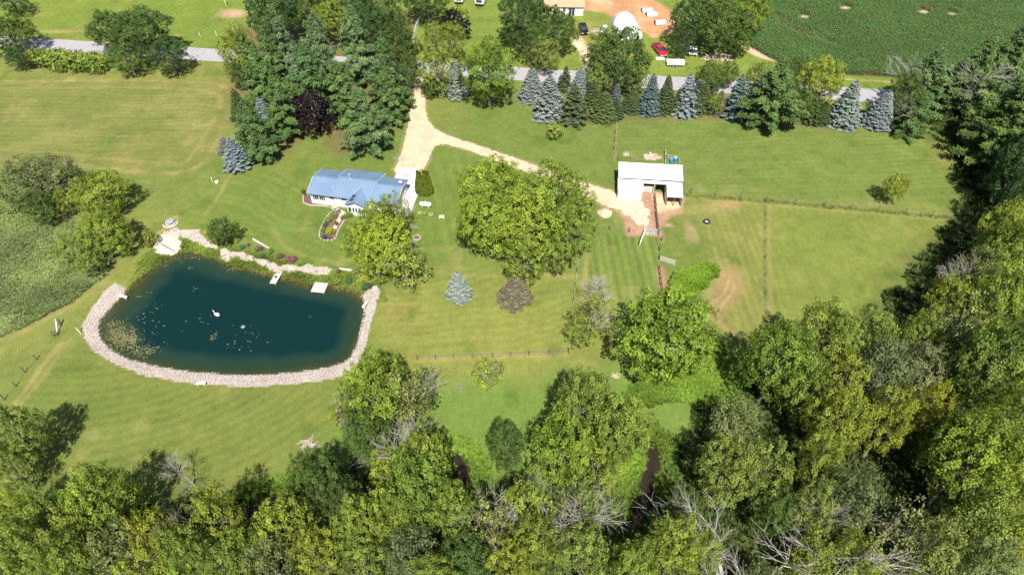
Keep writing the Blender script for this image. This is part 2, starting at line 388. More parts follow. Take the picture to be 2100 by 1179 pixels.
paint(STRAW, blob(1460,430,42,14,.6,70)*.6); paint(DIRT, blob(1490,420,30,8,.6,71)*.6); paint((.27,.22,.13), blob(1415,470,14,30,.6,72)*.55); paint((.30,.24,.15), blob(1370,462,14,6,.5,73)*.8)
paint(CLAY, stroke([(1355,480),(1358,495)], .5, .4, 74)); paint(CLAY, stroke([(1352,552),(1358,575),(1362,600)], .9, .5, 75)*.9)
paint(CLAY, np.clip(.5-(sdist(X, Y, DRIVE)-.35)/.5, 0, 1)*(.35+.6*n3)*np.where(X > 0, 1, .75))
paint((.285,.195,.13), soft(WP([(1268,392),(1402,400),(1398,435),(1374,442),(1356,470),(1360,484),(1286,484),(1276,445),(1262,430)]), .8)*.97)
paint((.46,.38,.26), soft(WP([(1340,396),(1400,400),(1392,425),(1345,436)]), .8)*.95*(.5+.7*n3))
paint(CLAY, blob(1343,445,7,32,.4,77)*.85); paint(CLAY, blob(1300,400,45,6,.5,78)*.6); paint((.45,.36,.27), blob(1241,436,13,11,.3,79))
paint((.30,.25,.17), blob(1335,322,26,8,.9,80)*.75); paint((.40,.34,.24), blob(1283,316,14,5,.7,81)*.7)
paint((.38,.27,.20), blob(475,30,32,18,.5,82)*.9); paint(STRAW, blob(120,65,55,5,.5,83)*.9); paint(STRAW, blob(362,73,14,4,.5,84)*.7)
far = soft(WP([(1200,-30),(1330,-10),(1380,25),(1398,62),(1340,78),(1310,60),(1280,45),(1240,28),(1195,22)]), 1.5); paint((.36,.215,.115), far*.95); paint((.46,.32,.19), far*np.clip((n2-.5)*4, 0, .8))
gd = soft(WP([(1172,85),(1188,72),(1200,90),(1218,150),(1202,150),(1190,110)]), 1.2); paint((.55,.47,.36), gd*(.4+.7*n3)); paint(STRAW, blob(1210,62,25,25,.7,85)*.6)
paint((.42,.34,.26), soft(WP([(1520,95),(1545,100),(1590,120),(1588,127),(1540,112)]), .6)*.9)
paint((.36,.29,.17), np.clip(1-np.abs(Y-RD(X)-6.6)/.6, 0, 1)*np.where(X > 55, .8, 0)*(.4+n3))
paint((.050,.060,.024), np.clip(.5-sdist(X, Y, FIELD)/.6, 0, 1)); paint((.08,.065,.035), np.clip(.5-sdist(X, Y, FIELD)/.6, 0, 1)*np.clip((n3-.5)*3, 0, .7))
for k, (px, py) in enumerate(((1649,35),(1733,17),(1893,25),(1952,29))): paint((.50,.43,.34), blob(px, py, 9, 4, .4, 90+k))
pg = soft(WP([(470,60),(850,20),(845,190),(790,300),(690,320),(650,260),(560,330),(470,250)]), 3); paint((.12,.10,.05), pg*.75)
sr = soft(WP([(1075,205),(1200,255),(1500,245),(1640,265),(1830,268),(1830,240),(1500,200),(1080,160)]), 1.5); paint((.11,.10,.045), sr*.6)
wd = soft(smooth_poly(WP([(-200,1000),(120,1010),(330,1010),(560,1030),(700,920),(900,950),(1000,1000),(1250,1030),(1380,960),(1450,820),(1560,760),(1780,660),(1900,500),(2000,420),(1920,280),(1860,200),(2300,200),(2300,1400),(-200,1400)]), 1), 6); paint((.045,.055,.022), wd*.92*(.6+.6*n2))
bk = np.where(DP > .12, np.clip(.5-(sdist(X, Y, BANK)+(n3-.5)*.5)/.3, 0, 1), 0); paint((.36,.31,.27), bk)
paint((.25,.20,.12), np.clip(1-np.abs(DP-.3)/.7, 0, 1)*(1-bk)*.8); paint((.10,.085,.04), np.clip(-DP/.3, 0, 1)); paint((.15,.12,.05), np.where(DP < 0, np.clip(1.2+DP/1.0, 0, 1), 0))
paint((.09,.065,.045), np.clip((cw+.5-DC)/.6, 0, 1))
paint((.10,.16,.025), np.clip(1-np.abs(DP-2.2)/1.6, 0, 1)*(1-bk)*np.where((Y > 78), .7, 0)*n3*1.5)
cl1 = fbm(X, Y, 3.2, 101, 3); cl2 = fbm(X, Y, 7.5, 131, 4); grassy = (C[:, 1] > C[:, 0]) & (DP > .5)
paint((.062,.118,.022), np.where(grassy, np.clip((cl1-.60)*6, 0, 1)*np.clip((cl2-.35)*4, 0, 1)*.55, 0))
paint((.215,.215,.085), np.where(grassy, np.clip((.36-cl1)*6, 0, 1)*np.clip((.6-cl2)*4, 0, 1)*.42, 0))
C *= np.array([1.08, .985, .98]); C *= (0.90+.20*n3+.14*(n2-.5))[:, None]

def ground_mat():
    m, nt, out = new_mat('meadow_ground')
    p = nt.nodes.new('ShaderNodeBsdfPrincipled'); nt.links.new(p.outputs[0], out.inputs[0])
    p.inputs['Roughness'].default_value = .9; p.inputs['Specular IOR Level'].default_value = .12
    at = N(nt, 'ShaderNodeAttribute'); at.attribute_name = 'Col'
    tc = nt.nodes.new('ShaderNodeTexCoord')
    def nz(s, d=3, w=None):
        n = N(nt, 'ShaderNodeTexNoise'); n.inputs['Scale'].default_value = s; n.inputs['Detail'].default_value = d
        n.inputs['Roughness'].default_value = .65
        nt.links.new(tc.outputs['Object'], n.inputs['Vector']); return n.outputs[0]
    a = ramp(nt, nz(5.5, 4), [(.25, .66), (.75, 1.36)]); b = ramp(nt, nz(.9, 4), [(.3, .88), (.7, 1.13)])
    c = mixc(nt, at.outputs['Color'], a, 1.0, 'MULTIPLY'); c = mixc(nt, c, b, 1.0, 'MULTIPLY')
    t = mixc(nt, c, (1.22, 1.05, .9), 1.0, 'MULTIPLY')
    c = mixc(nt, c, t, ramp(nt, nz(2.1, 4), [(.42, 0.0), (.68, 1.0)]))
    nt.links.new(c, p.inputs['Base Color'])
    bp = N(nt, 'ShaderNodeBump'); bp.inputs['Strength'].default_value = .9; bp.inputs['Distance'].default_value = .10
    nt.links.new(nz(4.5, 4), bp.inputs['Height']); nt.links.new(bp.outputs[0], p.inputs['Normal'])
    return m
M_GROUND = ground_mat()
nxg, nyg = len(gx), len(gy)
idx = np.arange(nxg*nyg).reshape(nyg, nxg)
quads = np.stack([idx[:-1,:-1], idx[:-1,1:], idx[1:,1:], idx[1:,:-1]], -1).reshape(-1, 4)
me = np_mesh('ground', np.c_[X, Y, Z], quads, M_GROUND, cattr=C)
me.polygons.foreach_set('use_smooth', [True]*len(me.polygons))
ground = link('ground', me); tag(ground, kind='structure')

def grid_part(name, mask_pt, z, mat, attrs=None):
    """sheet following the terrain, cut from the ground's own survey grid"""
    keep = mask_pt[quads].any(1); q = quads[keep]; used, inv = np.unique(q, return_inverse=True)
    me = np_mesh(name, np.c_[X[used], Y[used], (np.full(len(used), z) if np.isscalar(z) else z[used])], inv.reshape(-1, 4), mat,
                 attrs={k: a[used] for k, a in (attrs or {}).items()})
    me.polygons.foreach_set('use_smooth', [True]*len(me.polygons))
    return tag(link(name, me), kind='structure')

# ------------------------------------------------------------------ road, drive, yard, apron
M_ROAD = pmat('worn_asphalt', (.29,.275,.285), (.345,.325,.335), 1.4, .9, .3, 20, c3=(.33,.315,.32))
xs = np.arange(-420, 421, 3.0); nrm = Vector((.1189, .9929, 0))
pts = []
for s in (-1, 1):
    row = [Vector((x, RD(x), 0))+nrm*s*(RDW+.07*math.sin(x*1.3+s)) for x in xs]; pts += row if s < 0 else row[::-1]
sheet('road', pts, .02, M_ROAD)
M_GRAVEL = pmat('limestone_gravel', (.44,.345,.22), (.56,.455,.31), 1.6, .95, .5, 18, c3=(.42,.335,.23), contrast=(.3, .7))
sheet('driveway', ragged(DRIVE, .45, .17, 3), .012, M_GRAVEL)
sheet('gravel_yard', ragged(YARD_CORE, .4, .5, 4), .017, pmat('yard_gravel', (.54,.46,.34), (.44,.34,.23), 1.3, .95, .5, 15))
M_CONC = pmat('concrete', (.58,.545,.51), (.50,.47,.44), .5, .9, .15, 8)
ap = tag(empty('concrete_apron'), kind='structure')
# slabs of the apron, cast with joints between them
apw = [Vector(p) for p in APRON]; au = Vector((math.cos(R(-10.7)), math.sin(R(-10.7)), 0)); av = Vector((-au.y, au.x, 0)); a0 = Vector((-24.5, 92.5, 0))
bmA = bmesh.new()
vsA = [bmA.verts.new((p.x, p.y, .03)) for p in apw]; bmA.faces.new(vsA)
lu = [-1, 2.4, 5.0, 12]; lv = [-2, 4.2, 8.0, 11.6, 15.2, 24]
for i in range(3):
    for j in range(5):
        b2 = bmA.copy()
        for co, no in ((lu[i]+.012, -1), (lu[i+1]-.012, 1)):
            bmesh.ops.bisect_plane(b2, geom=b2.verts[:]+b2.edges[:]+b2.faces[:], plane_co=a0+au*co, plane_no=au*no, clear_outer=True)
        for co, no in ((lv[j]+.012, -1), (lv[j+1]-.012, 1)):
            bmesh.ops.bisect_plane(b2, geom=b2.verts[:]+b2.edges[:]+b2.faces[:], plane_co=a0+av*co, plane_no=av*no, clear_outer=True)
        if b2.faces:
            for f in list(b2.faces):
                if f.normal.z < 0: f.normal_flip()
            r = bmesh.ops.extrude_face_region(b2, geom=b2.faces[:])
            bmesh.ops.translate(b2, vec=(0, 0, .05), verts=[g for g in r['geom'] if isinstance(g, bmesh.types.BMVert)])
            me = bpy.data.meshes.new('slab'); b2.to_mesh(me); me.materials.append(M_CONC); link('slab', me, ap)
        b2.free()
bmA.free()

# ------------------------------------------------------------------ pond, gravel bank, beach, creek
def water_mat(name, deep, shallow, dmax, rough=.06):
    m, nt, out = new_mat(name)
    at = N(nt, 'ShaderNodeAttribute'); at.attribute_name = 'depth'
    tc = nt.nodes.new('ShaderNodeTexCoord')
    nz = N(nt, 'ShaderNodeTexNoise'); nz.inputs['Scale'].default_value = .22; nz.inputs['Detail'].default_value = 4
    nt.links.new(tc.outputs['Object'], nz.inputs['Vector'])
    ad = N(nt, 'ShaderNodeMath', operation='MULTIPLY_ADD'); nt.links.new(nz.outputs[0], ad.inputs[0]); ad.inputs[1].default_value = dmax*.75
    nt.links.new(at.outputs['Fac'], ad.inputs[2])
    dv = N(nt, 'ShaderNodeMath', operation='DIVIDE'); nt.links.new(ad.outputs[0], dv.inputs[0]); dv.inputs[1].default_value = dmax*1.35
    col = mixc(nt, shallow, deep, ramp(nt, dv.outputs[0], [(.28, 0.0), (.95, 1.0)]))
    p = nt.nodes.new('ShaderNodeBsdfPrincipled'); nt.links.new(col, p.inputs['Base Color'])
    p.inputs['Roughness'].default_value = rough; p.inputs['IOR'].default_value = 1.33; p.inputs['Specular IOR Level'].default_value = .35
    nb = N(nt, 'ShaderNodeTexNoise'); nb.inputs['Scale'].default_value = 1.6; nb.inputs['Detail'].default_value = 3
    nt.links.new(tc.outputs['Object'], nb.inputs['Vector'])
    b = N(nt, 'ShaderNodeBump'); b.inputs['Strength'].default_value = .12; b.inputs['Distance'].default_value = .05
    nt.links.new(nb.outputs[0], b.inputs['Height']); nt.links.new(b.outputs[0], p.inputs['Normal'])
    tr = nt.nodes.new('ShaderNodeBsdfTransparent'); tr.inputs[0].default_value = (.75, .85, .75, 1)
    mx = nt.nodes.new('ShaderNodeMixShader')          # turbid water: the bed shows only where it is shallow
    nt.links.new(ramp(nt, dv.outputs[0], [(.12, .10), (.62, 1.0)]), mx.inputs[0])
    nt.links.new(tr.outputs[0], mx.inputs[1]); nt.links.new(p.outputs[0], mx.inputs[2]); nt.links.new(mx.outputs[0], out.inputs[0])
    return m
M_POND = water_mat('pond_water', (.0038,.0205,.0205), (.026,.052,.027), 4.4)
grid_part('pond_water', DP < .9, WATER_Z, M_POND, {'depth': np.clip(-DP, 0, 9)*np.clip((X+66+(n1-.5)*14)/15, .28, 1)})
M_CREEK = water_mat('creek_water', (.022,.017,.012), (.036,.027,.019), 1.0, .12)
grid_part('creek_water', (DC < cw+.3) & (DP > 5), -.36, M_CREEK, {'depth': np.clip(cw-DC, 0, 3)})
M_BANK = pmat('bank_gravel', (.29,.255,.23), (.45,.40,.365), 6.0, .95, .7, 9)
bgx, bgy = np.meshgrid(np.arange(-72, -18, .18), np.arange(54, 84, .18)); bx_, by_ = bgx.ravel(), bgy.ravel(); bdp = sdist(bx_, by_, POND)
bz = np.where(bdp < 0, -.5+bdp*.32, np.where(bdp < 3.2, -.5*(1-np.clip(bdp/3.2, 0, 1))**1.4, 0))+.035
bok = (sdist(bx_, by_, BANK)+(fbm(bx_, by_, 1.0, 61, 2)-.5)*.5 < 0) & (bdp > -.15)
bi = np.arange(bx_.size).reshape(bgx.shape); bq = np.stack([bi[:-1,:-1], bi[:-1,1:], bi[1:,1:], bi[1:,:-1]], -1).reshape(-1, 4); bq = bq[bok[bq].all(1)]; bu, binv = np.unique(bq, return_inverse=True)
tag(link('gravel_bank', np_mesh('gravel_bank', np.c_[bx_[bu], by_[bu], bz[bu]], binv.reshape(-1, 4), M_BANK)), kind='structure')
M_SAND = pmat('beach_sand', (.48,.41,.33), (.56,.49,.40), 1.2, .95, .2, 12)
zb = Z+.035
bd = sdist(X, Y, BEACH); grid_part('sand_beach', bd < 0, zb, M_SAND)
sd = sdist(X, Y, SHORE_PATH)+(n3-.5)*1.2+(fbm(X, Y, 1.1, 55, 2)-.5)*1.0+.22; M_SPATH = pmat('shore_gravel', (.28,.23,.185), (.46,.40,.345), 2.2, .95, .6, 10, c3=(.50,.38,.29)); grid_part('shore_path', (sd < 0) & (bd > .3), Z+.025, M_SPATH)
sheet('garden_bed', ragged(GARDEN, .4, .08, 6), .014, pmat('garden_soil', (.11,.075,.055), (.20,.14,.11), 2.5, .95, .5, 12))
sheet('mulch_bed', ragged(MULCH, .4, .05, 7), .016, pmat('red_mulch', (.10,.055,.055), (.17,.10,.10), 5, .95, .6, 14))
sheet('garden_path', ragged(WP([(701,432),(707,436),(690,470),(682,468)]), .4, .06, 8), .022, pmat('stepping_gravel', (.42,.34,.26), (.55,.46,.37), 3, .95, .4))

# loose stones of the bank: too many to count
def stones(name, mask, n, smin, smax, seed, mat, zoff=.03):
    rs = np.random.RandomState(seed); ids = np.where(mask)[0]; k = rs.choice(ids, n)
    px = X[k]+rs.uniform(-.3, .3, n); py = Y[k]+rs.uniform(-.3, .3, n); pz = Z[k]+zoff
    s = smin+(smax-smin)*rs.rand(n)**2.2
    base = np.array([(1,0,0),(0,1,0),(-1,0,0),(0,-1,0),(0,0,1.0),(.55,.55,.62),(-.5,.5,.55),(-.55,-.5,.6),(.5,-.55,.62)])
    fc = np.array([(0,5,3),(0,1,5),(1,6,5),(1,2,6),(2,7,6),(2,3,7),(3,8,7),(3,0,8),(0,5,8),(4,5,6),(4,6,7),(4,7,8),(4,8,5)])
    j = 1+rs.uniform(-.28, .28, (n, 9, 3)); a = rs.rand(n)*6.283
    v = base[None]*j*s[:, None, None]*np.stack([np.ones(n), rs.uniform(.6, 1, n), rs.uniform(.45, .8, n)], 1)[:, None]
    ca, sa = np.cos(a)[:, None], np.sin(a)[:, None]
    vx = v[..., 0]*ca-v[..., 1]*sa+px[:, None]; vy = v[..., 0]*sa+v[..., 1]*ca+py[:, None]; vz = v[..., 2]+pz[:, None]
    V = np.stack([vx, vy, vz], -1).reshape(-1, 3); F = (fc[None]+9*np.arange(n)[:, None, None]).reshape(-1, 3)
    return np_mesh(name, V, F, mat, fattrs={'var': np.repeat(rs.rand(n), len(fc))})
def stone_mat(name, dark, light):
    m, nt, out = new_mat(name); p = nt.nodes.new('ShaderNodeBsdfPrincipled'); nt.links.new(p.outputs[0], out.inputs[0])
    p.inputs['Roughness'].default_value = .9; at = N(nt, 'ShaderNodeAttribute'); at.attribute_name = 'var'
    c = mixc(nt, dark, light, at.outputs['Fac']); tc = nt.nodes.new('ShaderNodeTexCoord')
    nz = N(nt, 'ShaderNodeTexNoise'); nz.inputs['Scale'].default_value = .35; nt.links.new(tc.outputs['Object'], nz.inputs['Vector'])
    nt.links.new(mixc(nt, c, ramp(nt, nz.outputs[0], [(.3, (.86,.82,.78)), (.7, (1.08,1.04,1.02))]), 1.0, 'MULTIPLY'), p.inputs['Base Color']); return m
M_RIP = stone_mat('riprap_stone', (.20,.175,.155), (.56,.50,.455))
tag(link('riprap_stones', stones('riprap_stones', bk > .45, 26000, .03, .12, 5, M_RIP)), 'loose pale riprap stones covering the curved pond bank', 'stones', kind='stuff')
tag(link('shore_stones', stones('shore_stones', (sd < .15) & (bd > 0) & (DP > .2), 2400, .04, .20, 6, stone_mat('shore_stone', (.24,.19,.16), (.56,.51,.47)))), 'pale stones scattered along the planted north shore of the pond', 'stones', kind='stuff')
rk = np.clip(blob(1335,322,24,7,.6,80)+blob(1284,317,13,5,.5,81)*.6, 0, 1)
tag(link('rock_row', stones('rock_row', rk > .35, 260, .08, .34, 8, stone_mat('field_stone', (.28,.23,.18), (.54,.48,.40)), .0)), 'row of pale field stones in the grass behind the white barn', 'stones', kind='stuff')
de = np.abs(sdist(X, Y, DRIVE)); dy = np.abs(sdist(X, Y, YARD_CORE))
tag(link('loose_gravel', stones('loose_gravel', ((de < .5) | (dy < .9)) & (Y < RD(X)-4), 2600, .025, .085, 15, stone_mat('gravel_bit', (.36,.28,.19), (.62,.54,.42)), .0)), 'loose gravel scattered along the edges of the drive and yard', 'gravel', kind='stuff')

# ------------------------------------------------------------------ foliage builders
def unit(v): return v/(np.linalg.norm(v, axis=-1, keepdims=True)+1e-9)
def rand_dirs(rs, n): return unit(rs.normal(size=(n, 3)))
def leaf_quads(base, dirv, nrm, L, Wd, bend=0.0):
    """rhombic leaf sprays: base (n,3), direction, normal, length, width -> verts, faces"""
    n = len(base); side = unit(np.cross(nrm, dirv)); L = np.asarray(L).reshape(-1, 1); Wd = np.asarray(Wd).reshape(-1, 1)
    mid = base+dirv*L*.55+nrm*L*.08
    v = np.stack([base, mid+side*Wd*.5, base+dirv*L-nrm*L*bend, mid-side*Wd*.5], 1).reshape(-1, 3)
    return v, np.arange(4*n).reshape(n, 4)
class Leaves:
    def __init__(s): s.v = []; s.f = []; s.a = []; s.n = 0
    def add(s, v, f, a): s.v.append(v); s.f.append(f+s.n); s.a.append(a); s.n += len(v)
    def mesh(s, name, mat): return np_mesh(name, np.concatenate(s.v), np.concatenate(s.f), mat, fattrs={'var': np.clip(np.concatenate(s.a), 0, 1)})

def clumps(lv, rs, c, out, n_leaf, L, Wd, spread, var, up=.55):
    """star-like sprays of leaves round clump centres c, facing out"""
    n = len(c); m = n*n_leaf
    o = np.repeat(out, n_leaf, 0); cc = np.repeat(c, n_leaf, 0)
    r = rand_dirs(rs, m); tang = unit(r-o*np.sum(r*o, 1, keepdims=True)*.72)
    d = unit(tang+o*rs.uniform(-.15, .45, (m, 1)))
    nr = unit(o*.7+np.array([0, 0, up])+rs.normal(size=(m, 3))*.24); nr = unit(nr-d*np.sum(nr*d, 1, keepdims=True))
    b = cc+r*spread*rs.uniform(.1, 1, (m, 1))
    k = rs.uniform(.55, 1.4, m)
    v, f = leaf_quads(b, d, nr, L*k, Wd*k, .12)
    lv.add(v, f, np.repeat(var, n_leaf)+rs.uniform(-.18, .18, m))

def broadleaf(seed, Rr=6.0, Ht=13.0, z0=.16, lobes=17, dens=1.0, L=.52, Wd=.30, nl=7, lobe=(.27, .42), flat=1.0, gap=.0, spread=.36):
    """crown of leafy lobes round the limb ends, plus trunk and limbs"""
    rs = np.random.RandomState(seed); lv = Leaves(); cz = Ht*(z0+1)/2+.3; hz = Ht*(1-z0)/2
    d = rand_dirs(rs, lobes*3); d = d[d[:, 2] > -.55][:lobes]
    # spread the lobe directions
    for _ in range(12):
        df = d[:, None]-d[None]; q = (df**2).sum(-1)+np.eye(len(d))*9; d = unit(d+(df/(q[..., None]**1.5)).sum(1)*.02)
    rad = rs.uniform(*lobe, len(d))*Rr
    ctr = d*np.array([Rr, Rr, hz])*(1-rad/Rr*.92)[:, None]*rs.uniform(.76, 1.12, (len(d), 1))+np.array([0, 0, cz])
    ctr = np.vstack([ctr, [[0, 0, cz+hz*.15]]]); rad = np.append(rad, Rr*.5); lo_v = rs.uniform(.25, .75, len(ctr))
    for i, (c, r) in enumerate(zip(ctr, rad)):
        n = int(dens*r*r*4*math.pi*.98); dd = rand_dirs(rs, n)
        outw = unit(c-np.array([0, 0, cz*.8])+1e-6)
        dd = dd[(dd@outw > -.5) & (dd[:, 2] > -.6)]
        bump = 1+.20*np.sin(dd[:, 0]*5+i)*np.sin(dd[:, 1]*5+2*i)+rs.uniform(-.26, .16, len(dd))
        p = c+dd*r*bump[:, None]*np.array([1, 1, flat])
        ok = np.ones(len(p), bool)
        for j in range(len(ctr)):
            if j != i: ok &= np.linalg.norm((p-ctr[j])/np.array([1, 1, flat]), axis=1) > rad[j]*.80
        if gap: ok &= vnoise(p[:, 0]+i*7, p[:, 1]+p[:, 2]*1.7, 1.5, seed) > gap
        p = p[ok]; dd = dd[ok]
        if len(p) == 0: continue
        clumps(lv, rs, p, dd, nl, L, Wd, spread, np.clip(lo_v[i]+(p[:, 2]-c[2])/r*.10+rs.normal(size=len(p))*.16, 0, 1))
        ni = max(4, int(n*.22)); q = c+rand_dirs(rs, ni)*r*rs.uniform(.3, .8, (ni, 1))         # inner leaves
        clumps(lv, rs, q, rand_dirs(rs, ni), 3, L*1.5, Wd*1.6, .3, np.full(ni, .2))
    tb = MB(); h0 = cz-hz*.35; tr = Rr*.055+.05
    tb.tube([(0, 0, -.15), (0.03, 0, .5), (.1, .05, h0*.5), (0, .1, h0), (0, 0, cz+hz*.5)], [tr*1.5, tr*1.1, tr*.9, tr*.7, tr*.15], 7)
    for i, c in enumerate(ctr[:-1]):
        a = Vector((0, 0, h0*rs.uniform(.55, 1.25))); b = Vector(c); m = a.lerp(b, .5)+Vector((0, 0, -.3))
        tb.tube([a, m, b], [tr*.42, tr*.25, tr*.06], 5, cap=False)
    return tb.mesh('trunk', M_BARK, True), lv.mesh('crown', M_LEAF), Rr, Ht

def spruce(seed, Rr=2.5, Ht=10.0, tiers=25, dens=1.0, droop=.28, ragg=.15):
    rs = np.random.RandomState(seed); lv = Leaves(); B = []; D = []; V = []
    for t in range(tiers):
        f = (t+rs.uniform(-.2, .2))/tiers; z = Ht*(.04+.93*f); r = Rr*(1-f)**.86*(1+.05*math.sin(t*2.1))+.10
        nb = max(4, int((5+11*r/Rr)*dens)); a0 = rs.rand()*6.28
        for k in range(nb):
            a = a0+6.283*k/nb+rs.uniform(-.15, .15); rr = r*rs.uniform(1-ragg*2, 1+ragg*.4)
            u = np.array([math.cos(a), math.sin(a), 0]); tv = rs.uniform(.25, .75)
            npos = max(2, int(rr/.30))
            for s in np.linspace(.30, 1.0, npos):
                p = u*rr*s+np.array([0, 0, z-droop*rr*s+.20*rr*s*s*1.1])
                wdt = .34*(1-s*.5)*min(1, rr)
                for sd in (-1, 0, 1, .5, -.5):
                    dr = unit(u+np.array([-u[1], u[0], 0])*sd*1.0+np.array([0, 0, rs.uniform(-.2, .22)]))
                    B.append(p+np.array([-u[1], u[0], 0])*sd*wdt*.3); D.append(dr); V.append(tv+s*.22-.1+rs.uniform(-.15, .15))
    for k in range(10): B.append(np.array([0, 0, Ht*(.93+.006*k)])); D.append(unit(np.array([rs.uniform(-.5, .5), rs.uniform(-.5, .5), 1.0]))); V.append(.6)
    B = np.array(B); D = np.array(D); n = len(B)
    nr = unit(np.array([0, 0, 1.0])+unit(B*[1, 1, 0])*.35+rs.normal(size=(n, 3))*.25); nr = unit(nr-D*np.sum(nr*D, 1, keepdims=True))
    v, f = leaf_quads(B, D, nr, rs.uniform(.34, .58, n), rs.uniform(.15, .25, n), .15); lv.add(v, f, np.array(V))
    tb = MB().tube([(0, 0, -.15), (0, 0, Ht*.4), (0, 0, Ht*.97)], [.17, .11, .02], 6)
    return tb.mesh('trunk', M_BARK, True), lv.mesh('crown', M_NEEDLE), Rr, Ht

def pine(seed, Rr=5.0, Ht=17.0, whorls=19, openness=.0):
    """white pine: tiers of plumed limbs, ragged outline"""
    rs = np.random.RandomState(seed); lv = Leaves(); tb = MB(); P = []; O = []; V = []
    for w in range(whorls):
        f = (w+rs.uniform(-.25, .25))/whorls; z = Ht*(.10+.86*f); r = Rr*min(1, (1-f)**1.02*1.22)*rs.uniform(.82, 1.06)+.12
        nb = rs.randint(5, 8); a0 = rs.rand()*6.28
        for k in range(nb):
            a = a0+6.283*k/nb+rs.uniform(-.3, .3); rr = r*rs.uniform(.62, 1.16); rise = rs.uniform(-.02, .22)+.40*f; tv = rs.uniform(.2, .75)
            u = np.array([math.cos(a), math.sin(a), 0]); s_ = np.array([-u[1], u[0], 0])
            tb.tube([(0, 0, z), tuple(u*rr*.6+[0, 0, z+rise*rr*.45]), tuple(u*rr*.97+[0, 0, z+rise*rr])], [.07, .04, .012], 4, cap=False)
            m = max(4, int(rr*6.2*(1-openness)))
            for i in range(m):
                s = .28+.74*rs.rand()**.75; wd = rr*.30*(1.12-s)*2
                p = u*rr*s+s_*rs.uniform(-1, 1)*wd*.55+np.array([0, 0, z+rise*rr*s+rs.uniform(-.08, .18)])
                P.append(p); O.append(unit(u*.55+np.array([0, 0, .85])+rs.normal(size=3)*.2)); V.append(tv+rs.uniform(-.12, .12)+.12*s)
    P.append(np.array([0, 0, Ht*.985])); O.append(np.array([0, 0, 1.])); V.append(.6)
    clumps(lv, rs, np.array(P), np.array(O), 8, .54, .15, .16, np.array(V), .8)
    tb.tube([(0, 0, -.2), (0, 0, Ht*.5), (0, 0, Ht*.97)], [.30, .20, .03], 7)
    return tb.mesh('trunk', M_BARK, True), lv.mesh('crown', M_NEEDLE), Rr, Ht

def branches(seed, Ht=12.0, spread=.62, levels=5, r0=.26, lean=(0, 0), forks=(2, 3), shrink=(.70, .92), first=.27):
    """bare limbs and twigs, one skeleton"""
    rs = random.Random(seed); tb = MB()
    def grow(p, d, L, r, lv):
        n = 3; pts = [p]; q = p.copy(); dd = d.copy()
        for i in range(n):
            dd = (dd+Vector((rs.uniform(-.17, .17), rs.uniform(-.17, .17), rs.uniform(-.06, .13)))).normalized(); q = q+dd*L/n; pts.append(q.copy())
        r1 = r*(.62 if lv else .3)
        tb.tube(pts, [r+(r1-r)*i/n for i in range(n+1)], 6 if lv > levels-2 else 4 if lv > 1 else 3, cap=False)
        if lv == 0: return
        for k in range(rs.randint(*forks)+(1 if lv < levels-1 else 0)):
            a = rs.uniform(0, 6.283); s = spread*rs.uniform(.6, 1.25)
            pv = dd.orthogonal().normalized(); pv.rotate(Matrix.Rotation(a, 3, dd))
            nd = (dd*math.cos(s)+pv*math.sin(s)+Vector((0, 0, .10))).normalized()
            at = pts[-1] if k < 2 else pts[rs.choice((1, 2))]
            grow(at.copy(), nd, L*rs.uniform(*shrink), max(.017, r1*rs.uniform(.62, .92)), lv-1)
    grow(Vector((0, 0, -.15)), Vector((lean[0], lean[1], 1)).normalized(), Ht*first, r0, levels)
    return tb

print('protos...')
PROTO = {}
for i in range(4): PROTO['ma%d' % i] = broadleaf(11+i, 6.0, 12.5, .14, (22, 19, 26, 20)[i], 1.2, .27, .165, 27, ((.22, .36), (.25, .40), (.19, .32), (.22, .38))[i])
for i in range(4): PROTO['oa%d' % i] = broadleaf(31+i, 5.5, 12.0, .10, (18, 25, 15, 20)[i], 1.15, .26, .155, 25, ((.20, .38), (.17, .31), (.24, .40), (.20, .36))[i], 1.1, .22)
for i in range(3): PROTO['wi%d' % i] = broadleaf(51+i, 5.0, 9.5, .06, (16, 20, 13)[i], 1.5, .34, .145, 14, (.26, .42), 1.1, .10, .34)
for i in range(2): PROTO['ir%d' % i] = broadleaf(71+i, 4.6, 11.0, .10, (9, 11)[i], .85, .38, .20, 11, (.20, .42), 1.25, .34)
for i in range(2): PROTO['sh%d' % i] = broadleaf(81+i, 2.2, 3.2, .0, (9, 11)[i], 3.0, .30, .17, 6, (.30, .48), .9, 0, .16)
for i in range(5): PROTO['sp%d' % i] = spruce(91+i, 2.5, 10.0, (25, 27, 21, 19, 23)[i], (1.0, 1.15, .9, .8, 1.05)[i], (.26, .20, .32, .40, .12)[i], (.15, .10, .24, .30, .20)[i])
for i in range(4): PROTO['pi%d' % i] = pine(101+i, 5.0, 17.0, (15, 14, 16, 13)[i], (-.35, -.3, -.35, .0)[i])
DEADM = {'dd%d' % i: branches(121+i, (13, 11, 12, 9)[i], (.55, .66, .5, .75)[i], (5, 5, 4, 5)[i], (.36, .30, .26, .15)[i]).mesh('bare_limbs', M_DEAD) for i in range(4)}
DEADH = {'dd0': 13., 'dd1': 11., 'dd2': 12., 'dd3': 9.}

